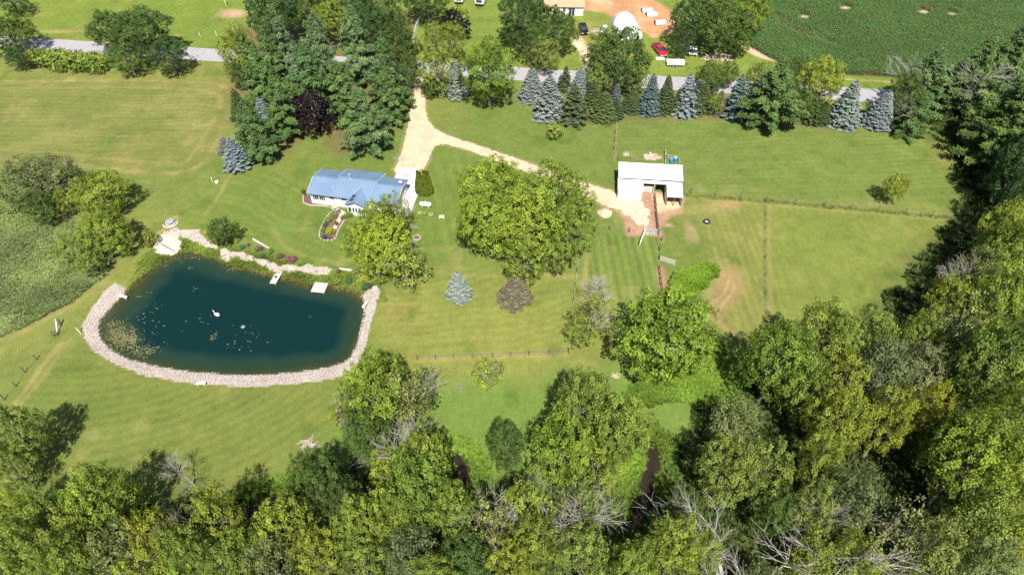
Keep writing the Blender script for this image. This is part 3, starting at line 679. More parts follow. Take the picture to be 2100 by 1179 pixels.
TONE = {  # leaf reflectance of the kinds of tree seen here
 'green': (0.190,0.257,0.043), 'fresh': (0.169,0.257,0.039), 'deep': (0.086,0.140,0.032), 'dark': (0.054,0.102,0.032), 'olive': (0.199,0.253,0.051), 'bright': (0.230,0.300,0.039),
 'yellow': (0.233,0.280,0.043), 'gold': (0.262,0.284,0.032), 'grey': (0.161,0.195,0.075), 'sage': (0.201,0.235,0.092), 'khaki': (0.214,0.244,0.071),
 'pine': (0.090,0.150,0.044), 'pineblue': (0.106,0.172,0.066), 'spruceblue': (.185,.222,.205), 'spruceteal': (0.105,0.150,0.128), 'sprucegreen': (0.062,0.090,0.034),
 'spruceolive': (0.082,0.108,0.042), 'sprucegrey': (0.170,0.165,0.135), 'sprucebrown': (0.130,0.120,0.085), 'plum': (0.022,0.013,0.019), 'lime': (0.213,0.281,0.022), 'thuja': (0.094,0.131,0.013)}
def put(kind, name, base, w, h, tone, label, cat='tree', group=None, seed=0, bare=None, barez=1.0, tilt=0):
    tm, cm, Rr, Ht = PROTO[kind]
    rs = random.Random(seed*7+int(base.x*13+base.y*29))
    root = empty(name, (base.x, base.y, ground_z(base.x, base.y) if base.y > 20 else 0), rs.uniform(0, 6.283))
    tag(root, label, cat, group)
    for nm, me in (('trunk', tm), ('crown', cm)):
        o = link(nm, me, root)
        o.scale = (w/2/Rr*rs.uniform(.95, 1.05), w/2/Rr*rs.uniform(.95, 1.05), h/Ht)
        if nm == 'crown':
            j = [rs.uniform(.90, 1.10) for _ in range(2)]; t = TONE[tone]
            o.color = (t[0]*j[0]*rs.uniform(.95, 1.05), t[1]*j[0], t[2]*j[1], 1)
    if kind[:2] in ('sp', 'pi'): root.rotation_euler = (rs.uniform(-.035, .035), rs.uniform(-.035, .035), root.rotation_euler.z)
    if bare:
        o = link('bare_branches', DEADM[bare], root); s = h/DEADH[bare]*barez; o.scale = (s*1.05, s*1.05, s); o.rotation_euler = (0, 0, rs.uniform(0, 6))
    return root
def tree(x, y, wpx, h, kind, tone, label, name='leafy_tree', frac=.58, **kw):
    if kw.get('group', '')[:10] == 'wood along': h *= 1.08
    if kw.get('group', '')[:11] == 'white pines': h *= 1.08; wpx *= .93
    p = W(x, y, h*frac); w = wpx/px_per_m(p)
    return put(kind, name, Vector((p.x, p.y, 0)), w, h, tone, label, **kw)
def conifer(x, y, ytop, wpx, kind, tone, label, name='blue_spruce', **kw):
    b = W(x, y, 0); b = Vector((b.x, b.y+wpx/px_per_m(b)*.30, 0)); h = height_to(b, ytop)
    return put(kind, name, b, wpx/px_per_m(b), h, tone, label, **kw)

# ------------------------------------------------------------------ the trees, one row each: photo x, y of the crown, crown width px, height m, kind, tone, label
G1 = 'roadside trees by the hay field'
for r in [
 (22,70,105,9,'ma0','deep','dark leafy tree at the left frame edge beside the road'),
 (40,120,60,5,'oa1','dark','dark bushy tree below the leftmost roadside tree'),
 (228,62,100,11,'ma1','deep','left of two tall trees rising behind the roadside hedge'),
 (292,66,125,12,'ma2','deep','tall broad dark tree over the road above the hay field'),
 (345,112,90,9,'oa1','dark','dark tree at the right end of the roadside hedge'),
 (262,118,85,8,'oa0','deep','dark tree filling the hedge under the tall roadside pair'),
 (490,105,85,12,'wi0','olive','olive fine-leaved tree at the left end of the pine grove'),
 (492,150,60,7,'oa1','deep','small dark tree under the olive tree left of the pine grove')]:
    tree(*r, group=G1)
for i, (x, y, w, t) in enumerate([(72,120,62,'olive'),(112,121,66,'green'),(150,124,60,'olive'),(188,127,62,'green')]):
    tree(x, y, w, 4.2, 'sh%d' % (i % 2), t, ['leftmost olive shrub of the roadside hedge', 'second green shrub of the roadside hedge from the left', 'third olive shrub of the roadside hedge from the left', 'fourth green shrub of the roadside hedge, beside the big trees'][i], name='hedge_shrub', cat='shrub', group='roadside hedge shrubs')
G2 = 'trees of the pine grove'
for r in [
 (560,28,110,14,'ma0','dark','dark leafy tree at the top left of the pine grove'),
 (628,8,110,14,'ma3','deep','leafy tree at the top edge above the pine grove, left of centre'),
 (705,5,120,15,'ma1','dark','dark leafy tree at the top edge behind the grove centre'),
 (775,12,115,14,'oa0','deep','leafy tree at the top edge behind the right of the grove'),
 (690,40,95,12,'ma2','green','lighter green leafy tree in the back of the pine grove'),
 (760,55,90,12,'ma3','dark','dark leafy tree behind the right pines'),
 (815,48,55,9,'oa1','deep','slim leafy tree above the right end of the grove near the white fence'),
 (815,105,95,13,'ma0','deep','round dark leafy tree at the right of the grove above the drive'),
 (840,150,50,8,'oa2','deep','small leafy tree overhanging the drive entrance')]:
    tree(*r, group=G2)
for r in [
 (540,165,108,16,'pi0','pine','white pine in the left of the grove, second row'),
 (585,108,95,17,'pi1','pineblue','tall white pine at the back left of the grove'),
 (660,108,105,18,'pi2','pineblue','tall bluish white pine in the middle back of the grove'),
 (728,90,105,18,'pi0','pineblue','tallest bluish white pine in the back right of the grove'),
 (790,150,105,16,'pi1','pine','broad white pine right of the grove centre'),
 (695,185,100,14,'pi3','pine','white pine behind the purple tree'),
 (575,215,95,14,'pi0','pine','white pine left of the purple tree'),
 (800,195,80,13,'pi2','pine','white pine by the right edge of the grove next to the drive'),
 (746,245,118,14,'pi1','pineblue','big bluish white pine in front of the grove above the house'),
 (520,262,112,13,'pi2','pine','front left white pine of the grove on the lawn'),
 (630,150,110,16,'pi3','pine','white pine in the middle of the grove, hiding the road'),
 (555,120,100,16,'pi2','pine','white pine in front of the road at the left of the grove'),
 (505,115,70,13,'pi3','pine','white pine at the far left of the grove')]:
    tree(*r, name='white_pine', frac=.5, group='white pines of the grove')
for x, y, yt, w, k, t, l in [
 (486,352,284,55,'sp4','spruceblue','blue spruce at the front left corner of the grove'),
 (462,318,283,37,'sp2','sprucegrey','grey half-bare little spruce at the far left front of the grove'),
 (545,262,198,51,'sp2','spruceblue','pale blue spruce between the two front left pines'),
 (626,142,88,37,'sp4','spruceblue','thin blue spruce tip among the back pines'),
 (570,175,124,37,'sp0','spruceteal','small blue-green spruce in the left middle of the grove'),
 (712,205,150,40,'sp3','spruceblue','blue spruce squeezed between pines right of the purple tree'),
 (702,160,128,29,'sp1','spruceblue','slender blue spruce tip in the grove centre'),
 (495,250,182,44,'sp0','sprucegreen','dark green spruce at the left edge of the grove'),
 (937,205,122,46,'sp1','spruceblue','blue spruce just right of the drive entrance')]:
    conifer(x, y, yt, w, k, t, l, group='spruces round the grove and drive')
tree(641,230,94,8.5,'sh1','plum','dark purple-leaved round tree in front of the pine grove', name='purple_leaved_tree')
tree(932,50,64,7,'sh1','plum','purple-leaved tree on the lawn behind the road, below the two campers', name='purple_leaved_tree')
G3 = 'trees along the far side of the road'
for r in [
 (875,-2,95,11,'ma0','deep','dark tree at the top edge at the end of the white fence'),
 (893,82,58,10,'oa3','olive','left of two olive trees beside the white fence'),
 (926,84,64,10,'oa0','olive','olive tree standing in front of the distant purple tree'),
 (898,142,92,11,'oa1','olive','leafy tree overhanging the road right of the drive entrance'),
 (880,180,45,4,'sh1','dark','dark bush at the right side of the drive entrance'),
 (1003,146,122,14.5,'ma0','fresh','large rounded green tree right of the drive, beside the road'),
 (1072,38,115,14,'ma2','dark','large dark tree left of the neighbouring house'),
 (1138,62,105,11,'ma3','deep','dark tree in front of the neighbouring house'),
 (1120,112,70,9,'oa1','olive','olive tree between the road and the neighbouring house'),
 (1090,85,70,10,'oa3','deep','dark tree below the large dark tree by the neighbouring house'),
 (1265,118,150,13,'ma3','deep','large green tree in front of the white hoop shed'),
 (1300,160,70,8,'oa0','olive','lower olive tree at the foot of the hoop shed tree'),
 (1228,160,60,8,'oa3','green','green tree left below the hoop shed tree'),
 (1425,35,105,13,'ma1','dark','dark tree right of the three steel huts'),
 (1480,52,125,13,'ma3','deep','big dark tree over the lumber pile'),
 (1400,85,60,8,'oa0','dark','dark tree above the red pickup'),
 (1540,25,85,12,'ma0','green','green tree at the corner of the crop field'),
 (1520,82,60,8,'oa1','deep','dark tree at the right end of the lumber pile'),
 (1458,162,74,8,'ma2','deep','dark round tree on the road verge behind the spruce row'),
 (1495,150,50,7,'oa2','deep','small dark tree beside the round one on the road verge'),
 (1468,212,40,5,'oa1','green','small green tree between the browned spruces'),
 (1555,165,60,10,'oa3','olive','olive tree behind the tall pine in the spruce row'),
 (1628,165,80,11,'oa0','deep','leafy green tree between the tall pine and the golden green tree'),
 (1650,215,60,7,'oa2','deep','small leafy tree at the foot of the golden green tree'),
 (1855,195,80,11,'oa1','deep','leafy tree on the verge right of the last blue spruce'),
 (1682,170,100,12,'ma2','yellow','golden green tree in the spruce row right of the tall pine')]:
    tree(*r, group=G3)
tree(1137,266,46,3.2,'sh0','olive','round olive shrub on the lawn in front of the spruce row', name='lawn_shrub', cat='shrub')
tree(1592,188,132,16,'pi0','pine','tall white pine standing in the spruce row', name='white_pine', frac=.5)
for x, y, yt, w, k, t, l in [
 (1090,211,139,53,'sp0','spruceblue','leftmost blue spruce of the row along the road'),
 (1127,247,155,66,'sp2','spruceblue','wide pale blue spruce second from the left of the row'),
 (1158,190,134,35,'sp3','sprucegreen','narrow green spruce behind the wide pale blue one'),
 (1190,200,140,44,'sp1','spruceblue','blue spruce with a pale tip third from the left along the road'),
 (1176,258,172,73,'sp3','spruceolive','wide dark olive spruce at the front left of the row'),
 (1215,225,165,44,'sp4','sprucegreen','green spruce behind the olive ones in the left of the row'),
 (1238,252,186,57,'sp0','spruceolive','olive brown spruce beside the paddock fence line'),
 (1262,226,172,29,'sp4','spruceteal','slim blue-green spruce right of the olive brown one'),
 (1296,232,183,44,'sp1','sprucegreen','green spruce under the large green roadside tree'),
 (1331,238,153,48,'sp0','spruceteal','tall blue-green spruce right of the large roadside tree'),
 (1364,235,154,40,'sp1','sprucegreen','narrow green spruce between two blue ones'),
 (1403,242,150,57,'sp3','spruceblue','big blue spruce in the middle right of the row'),
 (1440,235,172,42,'sp2','spruceolive','thinning olive spruce right of the big blue one'),
 (1474,238,186,31,'sp1','sprucebrown','browned nearly dead spruce in the row'),
 (1509,248,154,64,'sp3','spruceteal','broad blue-green spruce left of the tall pine'),
 (1687,256,210,40,'sp1','sprucegreen','short green spruce below the golden tree'),
 (1730,262,164,62,'sp0','spruceblue','blue spruce with sharp tip right of the golden tree'),
 (1800,266,186,57,'sp1','spruceblue','rightmost blue spruce of the row, partly shaded'),
 (1262,246,205,34,'sp4','sprucegreen','small green spruce filling the gap beside the olive brown one'),
 (1386,236,180,32,'sp3','sprucegreen','small green spruce left of the big blue one'),
 (1424,236,190,30,'sp4','sprucegreen','small green spruce right of the big blue one'),
 (1545,252,190,40,'sp3','sprucegreen','dark green spruce tucked against the tall pine'),
 (1318,234,195,28,'sp4','sprucegreen','small green spruce left of the tall blue-green one'),
 (1662,258,195,40,'sp3','sprucegreen','dark green spruce left below the golden tree'),
 (942,620,557,51,'sp4','spruceblue','lone blue spruce on the lawn below the leafy clump'),
 (1057,630,570,68,'sp4','sprucebrown','lone browned spruce on the lawn below the leafy clump')]:
    conifer(x, y, yt, w, k, t, l, name='blue_spruce' if 'blue' in t or 'teal' in t else 'spruce_tree', group='spruces of the road row and lawn')
G4 = 'tall pines in the upper right'
for r in [
 (1900,165,130,16,'pi3','pine','ragged half-bare pine right of the last blue spruce'),
 (1880,235,80,10,'pi3','pine','lower ragged pine on the lawn edge by the last blue spruce'),
 (2000,150,120,18,'pi1','pine','tall pine behind the ragged one at the upper right'),
 (2070,130,130,19,'pi2','pine','pine at the right frame edge beside the crop field'),
 (2062,240,120,18,'pi0','pine','large pine above the upper right paddock corner'),
 (2065,250,140,19,'pi1','deep','large dark pine at the right frame edge below the crop field'),
 (2110,330,130,18,'pi2','pine','pine cut by the right frame edge, second from the crop field'),
 (2075,318,95,14,'pi3','pine','pine at the paddock edge under the large one')]:
    tree(*r, name='white_pine', frac=.5, group=G4, **({'bare': 'dd1', 'barez': .8} if 'ragged' in r[6] else {}))
G5 = 'wood along the right side'
for i, r in enumerate([
 (2092,352,105,15,'ma2','dark','dark tree below the right-hand pines'),
 (2098,420,105,14,'ma0','dark','dark tree at the right frame edge level with the lone paddock tree'),
 (2066,476,118,13,'ma3','yellow','yellow-green tree at the right edge of the paddock, highest in that wood'),
 (2030,514,78,11,'oa1','yellow','small yellow-green crown left of the highest yellow tree'),
 (2008,558,92,11,'wi2','khaki','khaki fine-leaved tree with grey twigs at the paddock edge'),
 (2030,582,95,12,'ir0','olive','thin olive tree with bare branches in the right wood'),
 (2078,520,120,16,'ma1','green','tall green tree at the right frame edge, middle height'),
 (1938,620,98,11,'oa0','yellow','yellow-green tree nearest the lower paddock corner'),
 (1975,655,98,12,'ir1','khaki','khaki tree with bare twigs right of the lower paddock corner'),
 (2040,620,120,15,'ma2','green','green tree in the right wood under the tall green one'),
 (2105,620,110,15,'ma3','deep','deep green tree cut by the right frame edge'),
 (1885,685,82,10,'oa3','olive','olive tree below the lower paddock corner'),
 (1593,742,150,15,'ma0','fresh','large green maple left in the right wood, its trunk showing below'),
 (1690,700,130,14,'ma3','green','green tree at the paddock bottom right of the large maple'),
 (1772,700,115,13,'oa1','olive','olive tree with thin top at the bottom of the right paddock'),
 (1800,770,110,13,'wi1','grey','grey-green tree behind the yellow crowns on the right'),
 (1725,790,115,12,'oa2','yellow','yellowish tree behind the row of yellow crowns, left'),
 (1650,800,95,12,'wi0','green','green fine-leaved crown beside the large maple'),
 (2045,745,170,18,'ma1','fresh','huge green tree at the right frame edge, above the lower corner'),
 (1960,735,110,12,'wi2','deep','shaded dark tree left of the huge right-edge tree'),
 (1885,760,90,10,'wi0','sage','small sage-green tree in the dark gap on the right'),
 (1715,872,135,14,'ma2','yellow','yellow-green tree lower right, left of the golden crown'),
 (1820,868,110,13,'oa0','yellow','yellow-green tree lower right, in the middle of three'),
 (1895,850,95,14,'oa1','gold','golden crown in the lower right wood'),
 (2075,880,140,16,'oa3','green','green tree at the right frame edge above the brightest crown'),
 (1985,945,180,17,'ma0','bright','brightest big crown in the lower right corner area'),
 (2080,980,120,15,'ma3','yellow','yellow-green crown at the right frame edge beside the brightest one'),
 (1930,900,90,11,'wi1','deep','shaded tree in the gap above the brightest crown'),
 (1508,872,105,10,'wi0','sage','round sage-green willow by the creek meadow'),
 (1487,965,130,13,'ma1','olive','olive tree below the sage-green willow'),
 (1570,965,120,13,'oa2','olive','olive tree right below the sage-green willow'),
 (1680,950,95,13,'oa0','yellow','yellow-green narrow crown left of the grey dead-limbed tree'),
 (1735,1030,130,13,'wi2','grey','grey-green thinning tree among the dead limbs, lower right'),
 (1660,1050,95,12,'oa1','olive','olive tree left of the dead limbs, lower right'),
 (1830,1075,130,12,'ir0','sage','sage tree under the long dead limbs, lower right'),
 (1905,1120,110,12,'wi0','khaki','khaki fine-leaved tree at the bottom edge, lower right'),
 (2000,1090,130,13,'wi1','olive','olive tree at the bottom right, below the brightest crown'),
 (2085,1090,95,13,'oa1','gold','golden tree in the bottom right corner'),
 (1750,1150,130,11,'oa2','olive','olive tree at the bottom edge under the dead limbs'),
 (1590,1050,100,9,'ma3','deep','dark green tree behind the large dead tree'),
 (1660,1150,95,10,'wi2','olive','low olive tree right of the large dead tree'),
 (2110,740,110,15,'ma2','deep','dark tree cut off behind the huge right-edge tree'),
 (2020,1180,130,12,'oa0','sage','sage tree at the bottom edge near the right corner')]):
    tree(*r, group=G5, seed=i, **({'bare': 'dd%d' % (i % 4), 'barez': .92} if r[4][:2] in ('ir',) or 'twigs' in r[6] or 'dead limbs' in r[6] and r[4] == 'wi2' else {}))
tree(1838,384,52,7,'ma1','yellow','lone yellow-green young tree in the upper right paddock')
G6 = 'trees of the central leafy clump'
for r in [
 (1015,395,160,14,'ma1','bright','upper left crown of the big leafy clump in the centre'),
 (1140,408,150,14,'ma0','bright','upper right crown of the big leafy clump in the centre'),
 (1000,452,140,13,'ma3','bright','left crown of the big leafy clump in the centre'),
 (1085,468,155,13,'ma2','bright','middle crown of the big leafy clump in the centre'),
 (1170,472,120,12,'oa0','green','right crown of the big leafy clump in the centre'),
 (1075,535,95,9,'oa1','green','lowest crown of the big leafy clump in the centre'),
 (1140,515,90,9,'oa3','green','lower right crown of the big leafy clump in the centre')]:
    tree(*r, group=G6)
for r in [
 (786,458,100,11,'ma0','bright','bright green tree in front of the house gable', {}),
 (738,496,80,9,'oa0','bright','bright green crown at the left of the house trees', {}),
 (815,435,62,9,'ir0','olive','thin tree with grey twigs against the garage end', {'bare': 'dd3', 'barez': .9}),
 (790,505,135,10,'ma2','bright','widest bright crown below the house', {}),
 (770,528,100,9,'oa1','bright','crown at the lower left of the house trees', {}),
 (830,540,105,9,'ir1','olive','thinning tree with bare twigs at the lower right of the house trees', {'bare': 'dd1', 'barez': .9})]:
    tree(*r[:7], group='trees in front of the house', **r[7])
tree(1212,640,95,9,'ir0','olive','half-dead tree beside the paddock fence left of the big maple', bare='dd1', barez=1.0)
tree(1195,680,80,5,'oa1','olive','low olive regrowth at the foot of the half-dead tree')
tree(1372,690,205,16,'ma0','fresh','great round bright green maple in the middle of the right half')
tree(1003,765,78,6,'ir1','bright','small scraggly tree below the lower board fence', bare='dd3', barez=.9)
G7 = 'trees by the creek meadow'
for r in [
 (1190,835,140,15,'ma3','green','upper left crown of the pair on the creek meadow'),
 (1275,885,140,14,'ma2','green','right crown of the pair on the creek meadow'),
 (1150,920,140,14,'ma1','fresh','lower left crown beside the pair on the creek meadow'),
 (1225,960,120,12,'oa0','green','crown directly below the pair on the creek meadow'),
 (1037,915,92,9,'ma2','deep','compact dark round tree alone on the creek meadow')]:
    tree(*r, group=G7)
for r in [
 (770,800,140,14,'ma0','green','green tree at the lower right corner of the pond', {}),
 (838,825,125,12,'ir1','khaki','thin khaki tree right of the pond corner tree', {'bare': 'dd2', 'barez': .9}),
 (758,885,102,9,'wi1','deep','compact dark olive tree below the pond corner', {}),
 (700,850,70,8,'ir0','bright','thin bright tree around the leaning dead trunk', {}),
 (790,760,80,9,'oa3','bright','bright crown touching the gravel bank', {}),
 (870,790,80,8,'ir0','olive','thin olive tree on the meadow side of the pond corner group', {'bare': 'dd3', 'barez': .95})]:
    tree(*r[:7], group='trees at the lower right corner of the pond', **r[7])
G8 = 'wood along the bottom edge'
for i, r in enumerate([
 (40,890,110,11,'ma3','olive','leafy tree at the left edge below the fence line'),
 (25,960,90,9,'oa1','olive','smaller tree at the left edge under the first one'),
 (30,1048,80,10,'oa2','yellow','yellowish crown at the left edge, top of the bottom wood'),
 (100,1068,110,12,'oa0','green','green crown near the left edge of the bottom wood'),
 (215,1028,140,14,'ma1','green','tall green crown rising from the bottom wood, left quarter'),
 (165,1108,110,12,'oa3','yellow','yellow-green crown below the tall left one'),
 (60,1138,130,13,'ma2','olive','olive crown in the bottom left corner'),
 (150,1160,120,13,'ma0','green','green crown on the bottom edge, second from the left'),
 (255,1138,130,12,'wi2','sage','sage crown with grey twigs on the bottom edge'),
 (330,1108,110,13,'oa1','gold','golden crown in the left part of the bottom wood'),
 (385,1140,110,12,'ma3','green','green crown on the bottom edge right of the golden one'),
 (450,1063,115,13,'oa0','yellow','yellow-green crown beside the creek bend, left'),
 (425,1118,90,11,'ir0','khaki','khaki thin tree below the creek bend'),
 (510,1138,100,11,'wi0','green','green fine-leaved crown on the bottom edge, left of centre'),
 (590,1085,125,13,'oa3','yellow','yellow-green tall crown right of the creek bend'),
 (650,985,120,12,'ma0','deep','deep green crown below the broken branches by the meadow'),
 (700,1030,100,12,'ma3','deep','deep green crown right of the creek bend group'),
 (560,1160,110,11,'wi1','grey','grey-green crown on the bottom edge below the yellow one'),
 (655,1140,110,12,'oa1','yellow','yellow-green crown on the bottom edge, left of centre'),
 (745,1085,110,13,'ma2','green','green crown in the centre left of the bottom wood'),
 (800,960,95,10,'oa2','bright','bright crown below the dark olive tree'),
 (870,940,120,13,'ma1','green','green crown left of the creek pool'),
 (855,1010,140,15,'ma0','fresh','big bright crown left of the creek pool'),
 (930,1050,95,12,'oa0','green','green crown right under the creek pool'),
 (800,1060,95,12,'ma3','green','green crown under the big bright one'),
 (745,1155,100,11,'oa3','olive','olive crown on the bottom edge under the centre left group'),
 (840,1140,120,10,'wi2','grey','grey-green low crown on the bottom edge, centre'),
 (1010,1085,100,12,'ir1','khaki','khaki crown with bare twigs, centre of the bottom wood'),
 (960,1150,110,10,'ma2','deep','dark crown on the bottom edge near the centre'),
 (1075,1040,110,12,'oa2','yellow','yellow-green crown below the meadow trees'),
 (1100,1115,110,12,'ma0','green','green crown on the bottom edge, right of centre'),
 (1175,1050,115,13,'ir0','olive','olive crown with bare twigs right of centre'),
 (1050,1170,110,11,'oa0','yellow','yellow crown on the bottom edge right of centre'),
 (1195,1140,120,12,'oa3','olive','olive crown on the bottom edge beside the half-bare ones'),
 (1385,1120,130,13,'oa1','yellow','yellow crown left of the large dead tree'),
 (1300,1165,110,11,'ma3','green','green crown on the bottom edge left of the yellow one'),
 (1400,1050,80,9,'wi0','deep','dark bush tree on the right bank of the creek'),
 (1440,1135,95,8,'ma2','green','green crown behind the trunk of the large dead tree'),
 (-10,1170,110,12,'ma1','olive','olive crown cut by the bottom left corner'),
 (300,1180,110,11,'oa2','yellow','yellow crown at the bottom edge under the golden one'),
 (470,1180,110,11,'oa1','olive','olive crown at the bottom edge, left of the grey-green one'),
 (890,1195,110,11,'oa3','green','green crown cut by the bottom edge under the grey-green low one'),
 (1560,1200,100,7,'wi2','sage','sage crown cut by the bottom edge right of the large dead trunk')]):
    tree(*r, group=G8, seed=i, **({'bare': 'dd%d' % (i % 4), 'barez': .93} if r[4][:2] == 'ir' or 'twigs' in r[6] else {}))
G9 = 'trees by the rough meadow on the left'
for r in [
 (50,375,125,9,'wi0','grey','grey-green willow at the left edge by the hay field'),
 (105,370,110,9,'wi1','grey','second grey-green willow right of the left edge one'),
 (80,425,80,7,'wi2','deep','shaded willow below the two grey-green ones'),
 (205,392,120,9,'ma1','yellow','yellow-green tree between the willows and the lawn'),
 (135,410,55,6,'oa1','yellow','small yellow-green crown beside the willows'),
 (215,475,115,9,'ma3','green','green tree at the edge of the rough meadow above the pond'),
 (150,515,85,7,'oa0','olive','olive tree at the lower end of the rough meadow trees'),
 (205,430,75,6,'ir0','yellow','thin yellow-green tree between the two larger ones'),
 (185,540,60,5,'oa1','olive','low olive tree at the foot of the rough meadow trees')]:
    tree(*r, group=G9)
tree(456,474,62,5.2,'ma2','deep','round dark green tree on the north shore of the pond')
tree(305,489,36,2.8,'sh1','green','round green bush beside the sand beach', name='beach_bush', cat='shrub')
tree(25,5,70,6,'oa0','dark','dark tree corner at the top left frame corner')

# dead and bare trees
def dead(x, y, h, key, label, name='dead_tree', rz=0, sc=1.0, mat=None, tilt=(0, 0)):
    p = W(x, y, 0); r = empty(name, (p.x, p.y, ground_z(p.x, p.y)), rz); tag(r, label, 'dead tree', 'bare dead trees')
    o = link('bare_limbs', DEADM[key], r); s = h/DEADH[key]; o.scale = (s*sc, s*sc, s); r.rotation_euler = (tilt[0], tilt[1], rz)
    return r
dead(1480,1235,13,'dd0','large pale dead tree with spreading bare limbs at the bottom, right of centre', rz=1.0, sc=1.45, tilt=(-.12, .10))
dead(1700,1200,14,'dd1','pale dead tree with long bare limbs in the lower right wood', rz=2.2, sc=1.35, tilt=(0, .28))
dead(1585,1225,12,'dd2','tangle of pale bare limbs at the bottom edge right of the large dead tree', rz=.4, sc=1.2, tilt=(-.1, -.5))
dead(690,842,8.5,'dd2','leaning white dead trunk at the lower right corner of the pond', rz=2.6, tilt=(.1, -.75))
dead(735,870,8,'dd3','grey bare tree beside the leaning dead trunk', rz=.3)
dead(662,925,6,'dd2','bare forked snag beside the broken branches on the meadow edge', rz=1.4, tilt=(0, -.5), sc=.8)
dead(712,965,6,'dd2','pale forked snag standing in the shade below the pond corner', rz=3.4, tilt=(-.1, -.4), sc=.9)
dead(815,925,7,'dd2','pale trunk snag between the khaki and bright crowns', rz=4.4, tilt=(.1, -.3), sc=.7)
dead(130,1140,9,'dd3','bare grey twiggy tree in the bottom left wood', rz=.9)
dead(400,995,7,'dd3','grey bare bush tree at the field edge above the creek bend', rz=3.)
dead(1110,1110,11,'dd1','bare white branches showing in the bottom wood right of centre', rz=5.)
dead(860,1005,13,'dd3','grey bare top showing above the big bright crown', rz=2.)
dead(1215,645,8,'dd3','grey bare crown above the half-dead fence tree', rz=1.8)
dead(1960,640,12,'dd3','grey bare top in the right wood near the paddock', rz=.2)
dead(848,484,2.6,'dd3','small bare white sapling beside the round stone planter', name='bare_sapling', rz=1.)
dead(948,806,1.9,'dd3','small pinkish grey bare bush on the meadow below the fence', name='bare_bush', rz=2., sc=1.25)
dead(1240,612,5,'dd3','bare pale twigs beside the half-dead fence tree', rz=2.5)

# ------------------------------------------------------------------ the blue-roofed house
M_BLUE = pmat('blue_metal_roof', (.135,.205,.305), (.165,.235,.335), .35, .45, spec=.4)
M_SHUT = pmat('dark_shutter', (.025,.028,.032), (.04,.045,.05), 3, .6)
M_TRIMB = pmat('fascia_blue', (.10,.14,.20), (.13,.17,.23), 2, .5)
HR = R(-10.7); HO = (-37.73, 98.54, 0)
house = empty('ranch_house', HO, HR); tag(house, 'long white ranch house with a stepped blue metal roof', 'house')
PIT, EZ = .32, 2.6
secs = [(0.0, 4.74, 7.5), (4.76, 12.44, 8.45), (12.46, 17.3, 7.35)]
for i, (u0, u1, dp) in enumerate(secs):
    a = u0+(.35 if i == 0 else .03); b = u1-(.35 if i == 2 else .03); h = dp/2
    prof = [(.45, 0), (dp-.4, 0), (dp-.4, EZ+.4*PIT-.11), (h, EZ+h*PIT-.11), (.45, EZ+.45*PIT-.11)]
    v = [(x, p[0], p[1]) for x in (a, b) for p in prof]
    MB().add(v, [(4,3,2,1,0), (5,6,7,8,9)]+[(k, (k+1) % 5, (k+1) % 5+5, k+5) for k in range(5)]).build('wall', M_SIDING, house)
    for nm, q in (('roof_front', [(u0,0,EZ),(u1,0,EZ),(u1,h,EZ+h*PIT),(u0,h,EZ+h*PIT)]), ('roof_back', [(u0,h,EZ+h*PIT),(u1,h,EZ+h*PIT),(u1,dp,EZ),(u0,dp,EZ)])):
        ro = MB().slab(q, .10).build(nm, M_BLUE, house)
        s = MB(); q = [Vector(p) for p in q]; n = int((u1-u0)/.61)
        for k in range(n+1):
            t = (k+.5)/(n+1); p0 = q[0].lerp(q[1], t); p1 = q[3].lerp(q[2], t); s.bar(p0+Vector((0,0,.018)), p1+Vector((0,0,.018)), .03, .035)
        s.build('standing_seams', M_BLUE, ro)['kind'] = 'stuff'
    MB().bar((u0, h, EZ+h*PIT+.03), (u1, h, EZ+h*PIT+.03), .26, .05).build('ridge_cap', M_BLUE, house)
    MB().bar((u0+.01, -.02, EZ-.09), (u1-.01, -.02, EZ-.09), .05, .16).build('gutter', M_TRIMB, house)
    for x in ((u0-.02,) if i == 0 else (u1+.02,) if i == 2 else (u0-.03, u1+.02)):
        rk_ = MB()
        if i != 1: rk_.bar((x, 0, EZ-.085), (x, h, EZ+h*PIT-.085), .04, .17)
        rk_.bar((x, h, EZ+h*PIT-.085), (x, dp, EZ-.085), .04, .17).build('rake_trim', M_WHITE, house)
# sunroom wing with its own gable
w0, w1, wc, wf, wz, wp = 7.9, 11.85, 9.9, -1.8, 2.5, 3.45
MB().add([(x, y, z) for y in (wf+.35, .44) for x, z in ((w0+.3, 0), (w1-.3, 0), (w1-.3, wz+.0), (wc, wp-.14), (w0+.3, wz+.0))], [(4,3,2,1,0)[::-1], (5,6,7,8,9)[::-1]]+[(k, k+5, (k+1) % 5+5, (k+1) % 5) for k in range(5)]).build('sunroom_wall', M_SIDING, house)
for nm, q in (('sunroom_roof_left', [(w0, wf, wz), (wc-.004, wf, wp), (wc-.004, 2.62, wp), (w0, -.32, wz)]), ('sunroom_roof_right', [(wc+.004, wf, wp), (w1, wf, wz), (w1, -.32, wz), (wc+.004, 2.62, wp)])):
    ro = MB().slab(q, .09).build(nm, M_BLUE, house)
for s_, x in ((-1, w0), (1, w1)): MB().bar((wc, wf-.02, wp-.06), (x, wf-.02, wz-.06), .04, .16).build('rake_trim', M_TRIMB, house)
